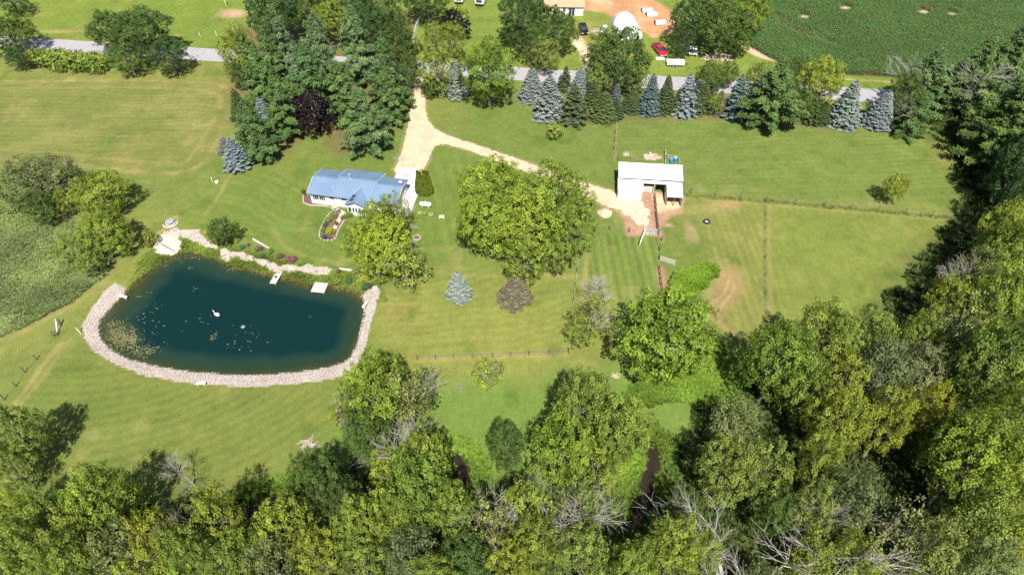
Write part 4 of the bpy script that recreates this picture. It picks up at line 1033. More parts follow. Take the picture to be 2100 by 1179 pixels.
def window(par, c, w, h, ny=-1, mull=1, frame=M_WHITE, nx=0):
    """window in a wall facing -v: frame, pane, mullion"""
    c = Vector(c); f = MB(); t = .07
    for dx, dz, ww, hh in ((0, h/2+t/2, w+2*t, t), (0, -h/2-t/2, w+2*t, t), (-w/2-t/2, 0, t, h), (w/2+t/2, 0, t, h)): f.box(c+Vector((dx, -.03, dz)), (ww, .06, hh))
    fr = f.build('window', frame, par); MB().box(c+Vector((0, -.012, 0)), (w, .02, h)).build('pane', M_GLASS, fr)
    for k in range(mull): MB().box(c+Vector((-w/2+w*(k+1)/(mull+1), -.028, 0)), (.035, .012, h)).build('mullion', frame, fr)
    return fr
wy = .45
for x in (1.55, 2.45): window(house, (x, wy, 1.55), .72, 1.0)
for x in (.98, 3.02): MB().box((x, wy-.03, 1.55), (.22, .05, 1.12)).build('shutter', M_SHUT, house)
window(house, (4.55, wy, 1.95), .75, .42, mull=0, frame=M_SHUT); window(house, (6.85, wy, 1.95), .75, .42, mull=0, frame=M_SHUT)
for x, w in ((8.65, .52), (9.35, .34), (9.9, .34), (10.55, .52), (11.15, .36)): window(house, (x, wf+.35, 1.35), w, 1.05, mull=0)
for y in (.25, -.75):   # skylights on the wing's left slope
    x = 9.05; z = wz+(x-w0)/(wc-w0)*(wp-wz); sl = math.atan2(wp-wz, wc-w0); Mx = Matrix.Rotation(-sl, 3, 'Y')
    sk = MB().box((x, y, z+.05), (.80, .62, .10), M=Mx).build('skylight', M_DARK, house); MB().box((x-.0, y, z+.108), (.64, .46, .02), M=Mx).build('pane', M_GLASS, sk)
MB().tube([(7.0, 4.45, 3.85), (7.0, 4.45, 4.45)], .10, 8).tube([(7.0, 4.45, 4.42), (7.0, 4.45, 4.60)], .17, 8).build('flue_pipe', M_STEEL, house)
MB().tube([(7.35, 3.9, 3.7), (7.35, 3.9, 4.05)], .06, 8).build('vent_pipe', M_WHITE, house)
MB().tube([(4.55, 1.85, 3.1), (4.55, 1.85, 3.42)], .06, 8).build('vent_pipe', M_WHITE, house)
dsh = MB().tube([(16.7, 4.6, 3.45), (16.7, 4.6, 4.0)], .03, 6).build('dish_mast', M_STEEL, house); MB().ball((16.7, 4.5, 4.15), (.36, .12, .34), 12, 6).build('satellite_dish', M_WHITE, house, smooth=True)
for v0 in (1.1, 4.1):   # garage doors on the end wall with their panels
    d = MB().box((16.965, v0+1.15, 1.08), (.05, 2.3, 2.1)).build('garage_door', M_WHITE, house)
    for k in range(4): MB().box((16.995, v0+1.15, .32+k*.51), (.03, 2.2, .45)).build('door_panel', M_WHITE, d)
lp = MB().box((17.02, 6.3, 1.95), (.12, .16, .3)).build('wall_lamp', M_DARK, house)
# TV aerial on a mast behind the garage
def hl(u, v, z=0): return Vector(HO)+Matrix.Rotation(HR, 3, 'Z')@Vector((u, v, z))
ta = empty('tv_aerial', hl(16.5, 7.55)); tag(ta, 'tall thin TV aerial mast behind the garage end of the house', 'aerial')
MB().tube([(0,0,0), (0,0,7.3)], .045, 6).build('mast', M_STEEL, ta); MB().bar((-1.7,0,7.2), (1.6,0,7.2), .04).build('boom', M_STEEL, ta)
for k in range(9):
    L = .75-.05*k; MB().bar((-1.6+k*.38, -L, 7.23), (-1.6+k*.38, L, 7.23), .018).build('element', M_STEEL, ta)

# ------------------------------------------------------------------ white barn with lean-tos
M_WMETAL = pmat('white_metal_roof', (.80,.81,.82), (.74,.75,.77), .4, .5, spec=.35)
M_BWALL = pmat('white_barn_wall', (.70,.71,.72), (.62,.63,.64), .8, .6, .3, 10, stretch=(1, 1, .05))
BR = R(-5); BO = (19.6, 99.8, 0); barn = empty('white_barn', BO, BR); tag(barn, 'white metal barn with lean-to roofs at the end of the drive', 'barn')
M_LEAN = pmat('pale_lean_to_metal', (.60,.63,.68), (.55,.58,.63), .4, .5); M_LEANB = pmat('bluish_lean_to_metal', (.43,.48,.57), (.39,.44,.53), .4, .5)
def ribs(q, par, mat, sp=.45):
    q = [Vector(p) for p in q]; n = max(1, int((q[1]-q[0]).length/sp)); s = MB()
    for k in range(n): t = (k+.5)/n; s.bar(q[0].lerp(q[1], t)+Vector((0,0,.012)), q[3].lerp(q[2], t)+Vector((0,0,.012)), .03, .025)
    s.build('roof_ribs', mat, par)['kind'] = 'stuff'
for nm, q in (('main_roof', [(.1,2.66,3.2),(12.05,2.66,3.2),(12.05,6.45,4.02),(.1,6.45,4.02)]), ('lean_to_roof', [(0,.22,2.38),(4.72,.22,2.38),(4.72,2.95,2.92),(0,2.95,2.92)]),
              ('lean_to_roof', [(4.73,2.0,2.735),(8.98,2.0,2.735),(8.98,2.95,2.92),(4.73,2.95,2.92)]), ('lean_to_roof', [(8.99,-.95,2.16),(11.95,-.95,2.16),(11.95,2.95,2.92),(8.99,2.95,2.92)])):
    mt = M_WMETAL if nm == 'main_roof' else M_LEANB if q[0][0] > 8.985 else M_LEAN
    o = MB().slab(q, .07).build(nm, mt, barn); ribs(q, o, mt)
for c, d in (((6.07, 6.22, 1.93), (11.5, .08, 3.86)), ((.36, 4.5, 1.6), (.08, 3.36, 3.2)), ((11.78, 4.5, 1.6), (.08, 3.36, 3.2)), ((.20, 1.55, 1.18), (.08, 2.55, 2.36)), ((4.55, 1.55, 1.18), (.08, 2.55, 2.36)), ((2.375, .36, 1.16), (4.27, .08, 2.32)), ((6.9, 4.2, 1.5), (.08, 3.9, 3.0)), ((2.6, 2.86, 1.4), (3.8, .08, 2.8)), ((11.82, 1.0, 1.0), (.07, 3.6, 2.0)), ((9.06, .95, 1.05), (.06, 3.3, 2.1))):
    MB().box(c, d).build('wall_panel', M_BWALL, barn)
MB().box((5.75, 2.9, .75), (2.2, .06, 1.5)).build('half_wall', M_WOODGREY, barn)
for u, v, h in ((4.8, 2.15, 2.66), (7.05, 2.15, 2.66), (8.9, 2.15, 2.66), (9.1, -.8, 2.08), (11.8, -.8, 2.08), (10.45, -.8, 2.08), (9.1, 1.0, 2.45)): MB().box((u, v, h/2), (.13, .13, h)).build('post', M_POST, barn)
MB().bar((9.05, -.85, 2.05), (11.9, -.85, 2.05), .06, .14).build('header_beam', M_POST, barn); MB().bar((4.75, 2.1, 2.6), (8.95, 2.1, 2.6), .06, .14).build('header_beam', M_POST, barn)
MB().bar((.12, 2.64, 3.1), (12.03, 2.64, 3.1), .04, .14).build('eave_shadow_strip', M_DARK, barn)  # dark strip standing in for the shadow under the upper roof edge
def bl(u, v, z=0): return Vector(BO)+Matrix.Rotation(BR, 3, 'Z')@Vector((u, v, z))

# ------------------------------------------------------------------ fences: posts and rails, each its own part
M_RAIL = pmat('rail_wood', (.22,.20,.17), (.34,.31,.27), 4, .9)
def fence(name, label, pts, step, ph=1.25, pw=.13, rails=(.45, .95), rw=(.022, .05), pm=M_POST, rm=M_RAIL, cat='fence', wire=False):
    P = [Vector((p[0], p[1], 0)) for p in pts]; root = empty(name, P[0]); tag(root, label, cat); rs = random.Random(int(P[0].x*7))
    pos = []
    for a, b in zip(P[:-1], P[1:]):
        n = max(1, round((b-a).length/step)); pos += [a.lerp(b, k/n) for k in range(n)]
    pos.append(P[-1])
    me = MB().box((0, 0, ph/2-.1), (pw, pw, ph+.2)).mesh('post', pm)
    for p in pos: o = link('post', me, root, p-P[0]); o.rotation_euler = (rs.uniform(-.04, .04), rs.uniform(-.04, .04), rs.uniform(0, .4))
    for a, b in zip(pos[:-1], pos[1:]):
        for h in rails:
            d = Vector((0, 0, h+rs.uniform(-.02, .02)))
            if wire: MB().tube([a-P[0]+d, b-P[0]+d], rw[0], 4).build('wire', rm, root)
            else: MB().bar(a-P[0]+d, b-P[0]+d, rw[0], rw[1]).build('rail', rm, root)
    return root
fence('board_fence', 'low board fence across the lawn below the lone spruces', WP([(856,739),(930,735),(1010,732),(1085,729),(1166,726)]), 2.4)
fence('tape_fence', 'white tape fence running up from the board fence beside the leafy clump', WP([(1166,724),(1170,690),(1176,620),(1183,560),(1187,512),(1192,478)]), 4.0, 1.3, .12, (.5, .95), (.01, .022), rm=M_WHITE)
fence('wire_fence', 'short wire fence between the leafy clump and the barn yard', WP([(1200,470),(1250,472),(1290,477)]), 4.0, 1.3, .14, (.4, .8, 1.15), (.007,), rm=M_WIRE, wire=True)
fence('yard_fence', 'dark plank fence along the right of the gravel yard', WP([(1342,408),(1345,440),(1349,480)]), 1.3, 1.35, .15, (.35, .8, 1.2), (.04, .15), rm=M_POST)
fence('paddock_fence', 'wire fence from the yard corner down to the grey gate', WP([(1350,482),(1357,495),(1353,515),(1352,533)]), 1.9, 1.3, .14, (.4, .8, 1.15), (.008,), rm=M_WIRE, wire=True)
fence('paddock_fence', 'wire fence from the barn right across to the far wood', WP([(1402,401),(1416,397),(1570,413),(1690,424),(1800,434),(1965,449)]), 4.5, 1.3, .12, (.4, .8, 1.15), (.007,), rm=M_WIRE, wire=True)
fence('paddock_fence', 'wire fence dividing the two right-hand paddocks', WP([(1570,415),(1569,530),(1571,645)]), 4.2, 1.2, .09, (.4, .8, 1.15), (.006,), rm=M_WIRE, wire=True)
fence('paddock_fence', 'wire fence from the spruce row down to the barn', WP([(1263,235),(1262,275),(1259,308),(1268,330)]), 3.6, 1.3, .13, (.4, .8, 1.15), (.007,), rm=M_WIRE, wire=True)
fence('pen_fence', 'small rail pen round the blue troughs behind the barn', WP([(1364,345),(1363,314),(1366,327),(1390,330),(1394,345)]), 2.5, 1.2, .12, (.5, 1.0), (.04, .09), rm=M_WOODGREY)
fence('field_fence', 'wire fence slanting down the lower left field', WP([(126,664),(112,690),(76,738),(52,764),(33,793),(10,820),(-30,862)]), 4.4, 1.3, .13, (.4, .8, 1.15), (.007,), rm=M_WIRE, wire=True)
fence('vinyl_fence', 'solid white panel fence beyond the road at the top', WP([(848,87),(853,68),(860,44),(871,17),(876,0)]), 2.4, 1.75, .14, (), pm=M_WHITE)
vf = [o for o in bpy.data.objects if o.name == 'vinyl_fence'][0]; vp = [o.location.copy() for o in vf.children]
for a, b in zip(vp[:-1], vp[1:]): MB().bar(a+Vector((0,0,.88)), b+Vector((0,0,.88)), .05, 1.5).build('panel', M_WHITE, vf)
fence('lath_fence', 'short dark rail fence beside the bright weed patch', WP([(1351,553),(1354,575),(1357,598)]), 1.6, 1.2, .13, (.5, 1.0), (.04, .10), rm=M_POST)
fence('lath_fence', 'slanting dark rail fence at the left edge of the weed patch', WP([(1382,566),(1372,583),(1366,600)]), 1.4, 1.2, .13, (.5, 1.0), (.04, .10), rm=M_POST)
def gate(name, label, a, b, mat, h=1.15, bars=5):
    a, b = Vector(a), Vector(b); g = empty(name, a); tag(g, label, 'gate'); d = b-a
    for k in range(bars): MB().bar(Vector((0,0,.2+k*(h-.2)/(bars-1))), d+Vector((0,0,.2+k*(h-.2)/(bars-1))), .05, .09).build('rail', mat, g)
    for t in (0, .5, 1): MB().bar(d*t+Vector((0,0,.04)), d*t+Vector((0,0,h+.05)), .06, .06).build('upright', mat, g)
    return g
gate('farm_gate', 'white farm gate swung open into the lower paddock', W(1322,478), W(1311,506), M_WHITE, 1.25, 6)
gate('farm_gate', 'grey farm gate at the bottom of the paddock fence', W(1353,535), W(1383,545), M_WOODGREY)
gate('farm_gate', 'closed grey steel gate at the bottom of the gravel yard', W(1323,479), W(1348,480), M_STEEL)
# corner brace of the field fence, white stake by the bank
cb = empty('corner_brace', W(124,670)); tag(cb, 'white braced corner post where the field fence begins left of the pond', 'fence post')
MB().box((0,0,.85), (.2,.2,1.8)).build('post', M_WOODGREY, cb); a = W(118,688)-W(124,670); MB().bar((0,0,1.3), a+Vector((0,0,.1)), .14, .18).build('brace', M_WHITE, cb); MB().box((a.x, a.y, .6), (.15,.15,1.3)).build('post', M_POST, cb)
st = empty('marker_stake', W(166,684)); tag(st, 'leaning white stake beside the gravel bank on the left', 'stake'); MB().tube([(0,0,-.1), (-.35,.2,1.15)], .05, 6).build('stake', M_WHITE, st); MB().box((-.36,.2,1.2), (.14,.14,.06)).build('cap', M_STEEL, st)

# ------------------------------------------------------------------ farm things
t = empty('tractor_tyre', W(1449,456)); tag(t, 'large black tractor tyre lying in the paddock', 'tyre')
ring = MB()
for k in range(20):
    a = 6.283*k/20; n = 8
    for j in range(n): b = 6.283*j/n; rr = .50+.15*math.cos(b); ring.v.append((rr*math.cos(a), rr*math.sin(a), .19+.19*math.sin(b)))
for k in range(20):
    for j in range(8): ring.f.append((k*8+j, ((k+1) % 20)*8+j, ((k+1) % 20)*8+(j+1) % 8, k*8+(j+1) % 8))
ring.build('tyre', M_BLACK, t, smooth=True); MB().tube([(0,0,.02), (0,0,.09)], .34, 14).build('feed', M_STONE, t)
M_BLUEP = pmat('blue_plastic', (.02,.22,.55), (.03,.30,.62), 2, .4)
for i, (x, y) in enumerate(((1376,334),(1384,331))):
    r = empty('plastic_barrel', W(x, y)); tag(r, ('blue plastic barrel in the pen behind the barn, left one', 'blue plastic barrel in the pen behind the barn, right one')[i], 'barrel', 'blue barrels')
    MB().tube([(0,0,0),(0,0,.1),(0,0,.45),(0,0,.8),(0,0,.9)], [.26,.30,.32,.30,.26], 14).build('drum', M_BLUEP, r, smooth=True); MB().tube([(0,0,.885),(0,0,.93)], .24, 14).build('lid', pmat('pale_lid%d' % i, (.35,.6,.75)) if i else M_BLUEP, r)
rs = random.Random(4)
sp = MB(); n = 22; prev = None
for ringi, (rr, zz) in enumerate(((1.25,0),(1.05,.25),(.7,.55),(.3,.8),(.02,.86))):
    for k in range(n): a = 6.283*k/n; q = rr*(1+.10*math.sin(3*a+ringi)+rs.uniform(-.05,.05)); sp.v.append((q*math.cos(a)*1.1, q*math.sin(a), zz+rs.uniform(-.02,.02)*(zz > 0)))
for i in range(4):
    for k in range(n): sp.f.append((i*n+k, i*n+(k+1) % n, (i+1)*n+(k+1) % n, (i+1)*n+k))
tag(sp.build('sand_heap', M_GRAVEL, None, W(1241,437), True), 'small heap of pale gravel at the edge of the yard', 'gravel heap')
def logs(name, label, c, n, L, r, spread, mat, seed, hgt=.5):
    rs = random.Random(seed); root = empty(name, c); tag(root, label, 'wood pile')
    for k in range(n):
        a = rs.uniform(-.6, .6)+(1.6 if rs.random() < .35 else 0); p = Vector((rs.uniform(-1,1)*spread[0], rs.uniform(-1,1)*spread[1], r+rs.random()**1.5*hgt*(1-abs(k/n-.5))))
        d = Vector((math.cos(a), math.sin(a), rs.uniform(-.08,.15)))*L*rs.uniform(.4, 1)/2; MB().bar(p-d, p+d, r*rs.uniform(1.2,3.2), r*1.2).build('board', mat, root)
    return root
M_LUMBER = pmat('old_lumber', (.38,.28,.20), (.55,.46,.37), 2, .9, .2)
logs('lumber_pile', 'heap of old boards under the big dark tree beyond the road', W(1470,121), 46, 3.6, .09, (2.8,1.3), M_LUMBER, 3, .9)
logs('board_pile', 'loose grey boards stacked beside the yard gate', W(1337,477), 14, 1.8, .06, (1.0,.25), M_WOODGREY, 5, .3)
logs('broken_branches', 'pale broken branches heaped at the field edge below the pond', W(634,910), 22, 1.9, .035, (.8,.6), pmat('pink_deadwood', (.34,.27,.24), (.46,.39,.35), 3), 8, .5)
logs('scrap_heap', 'scrap boards and panels lying left of the white hoop shed', W(1228,66), 16, 2.0, .07, (1.3,.8), M_WOODGREY, 9, .5)
logs('firewood_pile', 'small stack of pale wood below the great maple', W(1412,760), 9, 1.2, .05, (.5,.3), M_LUMBER, 10, .2)
logs('brush_heap', 'small pinkish brush heap on the meadow above the creek trees', W(1262,772), 16, 1.3, .03, (.5,.4), pmat('pink_brush', (.45,.33,.29), (.55,.43,.38), 3), 12, .4)
# propane tank
pt = empty('propane_tank', W(873,424), R(-8)); tag(pt, 'white propane tank on the lawn right of the house', 'tank')
MB().tube([(-1.12,0,.62),(-1.08,0,.62),(-.98,0,.62),(-.8,0,.62),(.8,0,.62),(.98,0,.62),(1.08,0,.62),(1.12,0,.62)], [.05,.22,.36,.42,.42,.36,.22,.05], 16).build('vessel', M_WHITE, pt, smooth=True); MB().tube([(0,0,1.0),(0,0,1.16)], .16, 10).build('valve_dome', M_WHITE, pt)
for x in (-.6,.6): MB().box((x,0,.13), (.14,.66,.26)).build('saddle', M_STONE, pt)
def ornament(name, label, cat, x, y, build):
    r = empty(name, W(x, y)); tag(r, label, cat); build(r); return r
ornament('garden_pot', 'white round pot left of the yellow-green plant on the lawn', 'pot', 861,438, lambda r: (MB().tube([(0,0,0),(0,0,.3),(0,0,.34)], [.2,.3,.31], 12).build('pot', M_WHITE, r), MB().tube([(0,0,.31),(0,0,.36)], .26, 12).build('soil', M_POST, r)))
ornament('garden_pot', 'white round pot right of the yellow-green plant on the lawn', 'pot', 884,442, lambda r: (MB().tube([(0,0,0),(0,0,.3),(0,0,.34)], [.2,.32,.33], 12).build('pot', M_WHITE, r), MB().tube([(0,0,.31),(0,0,.36)], .27, 12).build('soil', M_POST, r)))
ornament('garden_bench', 'small white garden bench right of the two pots', 'bench', 906,449, lambda r: ([MB().box((0,k,.40), (.95,.08,.03)).build('seat_slat', M_WHITE, r) for k in (-.11,0,.11)], [MB().box((0,.18,k), (.95,.03,.07)).build('back_slat', M_WHITE, r) for k in (.55,.68)], [MB().box((a,b,.2 if b < 0 else .36), (.05,.05,.4 if b < 0 else .72)).build('leg', M_WHITE, r) for a in (-.42,.42) for b in (-.15,.15)]))
def ring_stones(root, rad, n, size, mat, name='stone', a0=0, a1=6.283, z=.0):
    rs = random.Random(n)
    for k in range(n):
        a = a0+(a1-a0)*k/n; s = size*rs.uniform(.85,1.15)
        o = MB().ball((0,0,0), (s, s*.7, s*.62), 6, 4).build(name, mat, root, (rad*math.cos(a), rad*math.sin(a), z+s*.45)); o.rotation_euler = (0,0,a+1.57)
r = empty('stone_planter', W(855,488)); tag(r, 'round stone-edged planter on the lawn below the leafy house trees', 'planter'); ring_stones(r, .62, 14, .17, M_TAN); MB().tube([(0,0,.0),(0,0,.16)], .52, 16).build('soil', pmat('planter_soil', (.10,.07,.05), (.16,.11,.08), 4), r)
# fire pit with round cover and curved stone bench above the beach
r = empty('fire_pit', W(350,458)); tag(r, 'round stone fire pit with grey lid and curved stone seat above the beach', 'fire pit')
ring_stones(r, .75, 16, .2, M_STONE); MB().tube([(0,0,0),(0,0,.42)], .66, 18).build('liner', M_DARK, r); MB().tube([(-.05,.05,.43),(-.05,.05,.5),(-.05,.05,.6)], [.78,.76,.1], 20).build('lid', pmat('slate_lid', (.27,.27,.29), (.33,.33,.35), 2), r)
ring_stones(r, 1.25, 10, .22, M_STONE, 'seat_stone', -2.6, .6)
lg = MB().tube([W(331,501,.12), W(336,503,.12), W(346,509,.10), W(357,515,.06)], [.09,.11,.10,.06], 7).build('driftwood_log', M_POST); tag(lg, 'thin dark log lying across the sand beach', 'log')
# docks: every deck board a part
def dock(label, a, b, width, planks):
    a, b = Vector(a), Vector(b); d = b-a; ang = math.atan2(d.y, d.x); L = d.length; r = empty('wooden_dock', (a.x, a.y, WATER_Z), ang); tag(r, label, 'dock')
    z = .42
    me = MB().box((0,0,0), (L/planks-.025, width, .05)).mesh('plank', M_WOODGREY)
    for k in range(planks): link('plank', me, r, ((k+.5)*L/planks, 0, z))
    for s in (-1,1):
        MB().bar((0, s*width*.42, z-.1), (L, s*width*.42, z-.1), .08, .14).build('beam', M_WOODGREY, r)
        for t in (.1, .95): MB().tube([(L*t, s*width*.44, -1.6 if t > .5 else -.5), (L*t, s*width*.44, z+.05)], .06, 6).build('pile', M_POST, r)
    return r
dk = dock('narrow wooden dock on the north shore of the pond', W(571,562,-.05), W(559,582,-.05), 1.1, 16)
dock('wide square wooden dock on the north shore of the pond', W(660,580,-.05), W(651,600,-.05), 2.3, 15)
bx = empty('tackle_box', W(566,569,0)+Vector((0,0,.03)), .3); tag(bx, 'small dark box standing on the narrow dock', 'box'); MB().box((0,0,.1), (.34,.2,.2)).build('case', M_DARK, bx); MB().box((0,0,.23), (.36,.22,.05)).build('lid', M_SHUT, bx)
def bench(label, x, y, rz, L=1.5, z=0):
    r = empty('plank_bench', W(x, y, z), rz); tag(r, label, 'bench')
    for k in (-1,0,1): MB().box((0,k*.15,.43), (L,.13,.05)).build('plank', M_WHITE, r)
    for s in (-1,1): MB().box((s*L*.38,0,.2), (.08,.36,.4)).build('leg', M_WHITE, r)
bench('white plank bench on the outer edge of the gravel bank', 414, 789, .05, 1.3)
bench('white plank bench at the right end of the pond by the gravel bank', 749, 628, 1.25, 1.3, -.1)
bench('white plank seat at the water on the left of the pond', 254, 611, -.35, 1.5, -.3)
# swan: one body from tail through breast, neck and head
def swan():
    r = empty('white_swan', W(445,646,WATER_Z), 2.7); tag(r, 'white swan floating in the middle of the pond', 'swan')
    pts = [(-.62,0,.30),(-.5,0,.24),(-.3,0,.16),(0,0,.13),(.25,0,.14),(.40,0,.22),(.44,0,.40),(.38,0,.58),(.36,0,.72),(.42,0,.82),(.52,0,.83),(.60,0,.79)]
    rad = [.02,.12,.23,.27,.22,.13,.075,.06,.055,.07,.055,.03]
    MB().tube(pts, rad, 12).build('body', M_WHITE, r, smooth=True)
    for s in (-1,1): MB().add([(-.55,s*.06,.36),(-.3,s*.20,.40),(.12,s*.24,.30),(.2,s*.17,.20),(-.2,s*.28,.22),(-.1,s*.12,.42)], [(0,1,5),(1,2,5),(0,4,1),(1,4,2),(2,4,3)]).build('wing', M_WHITE, r)
    MB().tube([(.58,0,.80),(.66,0,.765)], [.03,.008], 6).build('beak', pmat('orange_beak', (.6,.22,.04)), r)
swan()
r = empty('pond_aerator', W(499,671,WATER_Z)); tag(r, 'small bubbling aerator float in the pond right of the swan', 'aerator')
MB().tube([(0,0,-.1),(0,0,.08)], .28, 12).build('float', pmat('aerator_float', (.10,.15,.17), (.16,.2,.22), 4), r); rs = random.Random(3); q = MB()
for k in range(30): a = rs.uniform(0,6.28); d = rs.random()*.35; q.ball((d*math.cos(a), d*math.sin(a), .10+rs.random()*.22), rs.uniform(.02,.05), 5, 4)
q.build('spray', pmat('foam', (.55,.62,.65)), r)['kind'] = 'stuff'
# two small things on the west lawn
ornament('well_cap', 'pale round well cap on the west lawn', 'well cap', 445,375, lambda r: (MB().tube([(0,0,0),(0,0,.3)], .32, 12).build('casing', M_STONE, r), MB().tube([(0,0,.3),(0,0,.38)], [.36,.3], 12).build('cover', M_WHITE, r)))
ornament('vent_stack', 'short white vent pipe beside the well cap on the west lawn', 'pipe', 436,372, lambda r: (MB().tube([(0,0,-.1),(0,0,.7)], .06, 8).build('pipe', M_WHITE, r), MB().tube([(0,0,.68),(0,0,.82)], .1, 8).build('cap', M_WHITE, r)))
for i, (x, y, l) in enumerate(((411,76,'left white utility marker in the lawn beyond the road'),(445,74,'right white utility marker in the lawn beyond the road'),(464,12,'tall white birdhouse post at the top left lawn'),(520,36,'white post beside the bare earth patch at the top left'))):
    r = empty('marker_post', W(x, y)); tag(r, l, 'post'); h = (1.1,1.1,2.2,1.6)[i]; MB().tube([(0,0,-.1),(-.1,0,h)], .06, 6).build('post', M_WHITE, r); MB().box((-.1,0,h+.1), ((.12,.12,.4,.16)[i],)*3).build('cap', M_WHITE if i < 3 else M_DARK, r)

# ------------------------------------------------------------------ neighbour's place beyond the road
M_TERRA = pmat('terracotta_roof', (.52,.27,.17), (.60,.34,.22), 1.2, .8, .3, 10)
nb = empty('neighbour_house', W(1117,33), R(-1)); tag(nb, 'white neighbouring house with an orange tiled roof at the top edge', 'house')
MB().box((5.1,3.9,1.3), (10.0,7.2,2.6)).build('wall', M_SIDING, nb)
MB().add([(x,y,z) for x in (.12,10.08) for y,z in ((.32,2.6),(3.9,3.75),(7.48,2.6))], [(0,1,2),(5,4,3),(0,3,4,1),(1,4,5,2),(2,5,3,0)]).build('gable_wall', M_SIDING, nb)
for nm, q in (('roof_front', [(-.3,-.15,2.5),(10.5,-.15,2.5),(10.5,3.9,3.9),(-.3,3.9,3.9)]), ('roof_back', [(-.3,3.9,3.9),(10.5,3.9,3.9),(10.5,7.95,2.5),(-.3,7.95,2.5)])):
    ro = MB().slab(q, .12).build(nm, M_TERRA, nb); q = [Vector(p) for p in q]; s = MB()
    for k in range(1, 12): s.bar(q[0].lerp(q[3], k/12)+Vector((0,0,.015)), q[1].lerp(q[2], k/12)+Vector((0,0,.015)), .05, .03)
    s.build('tile_courses', M_TERRA, ro)['kind'] = 'stuff'
for x, w, h in ((1.2,.9,1.0),(3.2,.6,.8),(5.1,.75,1.2)): window(nb, (x, .3, 1.5), w, h)
for x in (6.7,7.5): d = MB().box((x,.27,1.0), (.7,.06,1.95)).build('door', M_DARK, nb); MB().box((x+.25,.22,1.0), (.05,.05,.14)).build('handle', M_STEEL, d)

def vehicle(name, label, cat, p, rz, paint, kind):
    r = empty(name, p, rz); tag(r, label, cat); L, Wd = (4.7,1.86) if kind == 'suv' else (5.5,1.95)
    prof = {'suv': [(-2.3,.35),(2.25,.35),(2.33,.55),(2.3,.82),(1.25,1.02),(-2.25,1.05),(-2.34,.8)], 'pickup': [(-2.7,.42),(2.65,.42),(2.74,.6),(2.7,.92),(1.5,1.06),(-2.68,1.02),(-2.74,.7)]}[kind]
    def loft(prof, w, inset, z_in=None):
        n = len(prof); v = [(x, s*w, z) for s in (-1,1) for x, z in prof]
        m = MB().add(v, [tuple(range(n)), tuple(reversed(range(n,2*n)))]+[((i+1) % n, i, i+n, (i+1) % n+n) for i in range(n)]); return m
    b = loft(prof, Wd/2, 0).build('body', paint, r); bv = b.modifiers.new('bevel','BEVEL'); bv.width = .09; bv.segments = 2
    cab = [(1.15,1.0),(.35,1.6),(-1.75,1.62),(-2.2,1.03)] if kind == 'suv' else [(1.35,1.02),(.6,1.68),(-.6,1.70),(-.85,1.0)]
    c = loft(cab, Wd/2-.13, 0).build('cabin', M_GLASS, r)
    rf = [(cab[1][0]-.05, cab[1][1]-.02), (cab[1][0]-.12, cab[1][1]+.05), (cab[2][0]+.12, cab[2][1]+.05), (cab[2][0]+.05, cab[2][1]-.02)]
    loft(rf, Wd/2-.16, 0).build('roof', paint, r)
    for s in (-1,1):
        for x0, x1 in ((cab[0], cab[1]), (cab[3], cab[2])): MB().bar((x0[0], s*(Wd/2-.13), x0[1]), (x1[0], s*(Wd/2-.13), x1[1]), .09, .09).build('pillar', paint, r)
        MB().box((L/2-.07, s*Wd*.36, .74), (.08,.36,.18)).build('headlight', pmat('lamp_glass', (.7,.72,.72), rough=.2) if 'lamp_glass' not in bpy.data.materials else bpy.data.materials['lamp_glass'], r)
        MB().box((-L/2+.06, s*Wd*.42, .8), (.06,.2,.2)).build('tail_light', bpy.data.materials.get('tail_lamp') or pmat('tail_lamp', (.4,.02,.02)), r)
        MB().box((.85, s*(Wd/2+.08), 1.05), (.12,.16,.12)).build('mirror', paint, r)
        for x in (L*.31, -L*.31):
            w = MB().tube([(x, s*(Wd/2-.22), .34), (x, s*(Wd/2+.01), .34)], .34, 14).build('wheel', M_BLACK, r); MB().tube([(x, s*(Wd/2), .34), (x, s*(Wd/2+.025), .34)], .2, 10).build('rim', M_STEEL, w)
    if kind == 'pickup':
        for s in (-1,1): MB().box((-1.78, s*(Wd/2-.06), 1.1), (1.8,.11,.2)).build('bed_side', paint, r)
        MB().box((-2.68,0,1.08), (.1,Wd-.05,.24)).build('tailgate', paint, r); MB().box((-1.76,0,1.03), (1.72,Wd-.26,.03)).build('bed_floor', M_DARK, r); MB().box((2.72,0,.55), (.12,1.9,.18)).build('bumper', M_STEEL, r)
    return r
M_CARB = pmat('black_car_paint', (.010,.010,.012), (.014,.014,.016), 2, .18, spec=.6); M_CARR = pmat('red_car_paint', (.42,.012,.05), (.46,.015,.06), 2, .25, spec=.5)
vehicle('parked_suv', 'black SUV parked on the grass drive by the neighbouring house', 'car', W(1196,66), R(-82), M_CARB, 'suv')
vehicle('parked_pickup', 'red pickup parked on the grass right of the hoop shed', 'pickup', W(1352,108), R(-76), M_CARR, 'pickup')
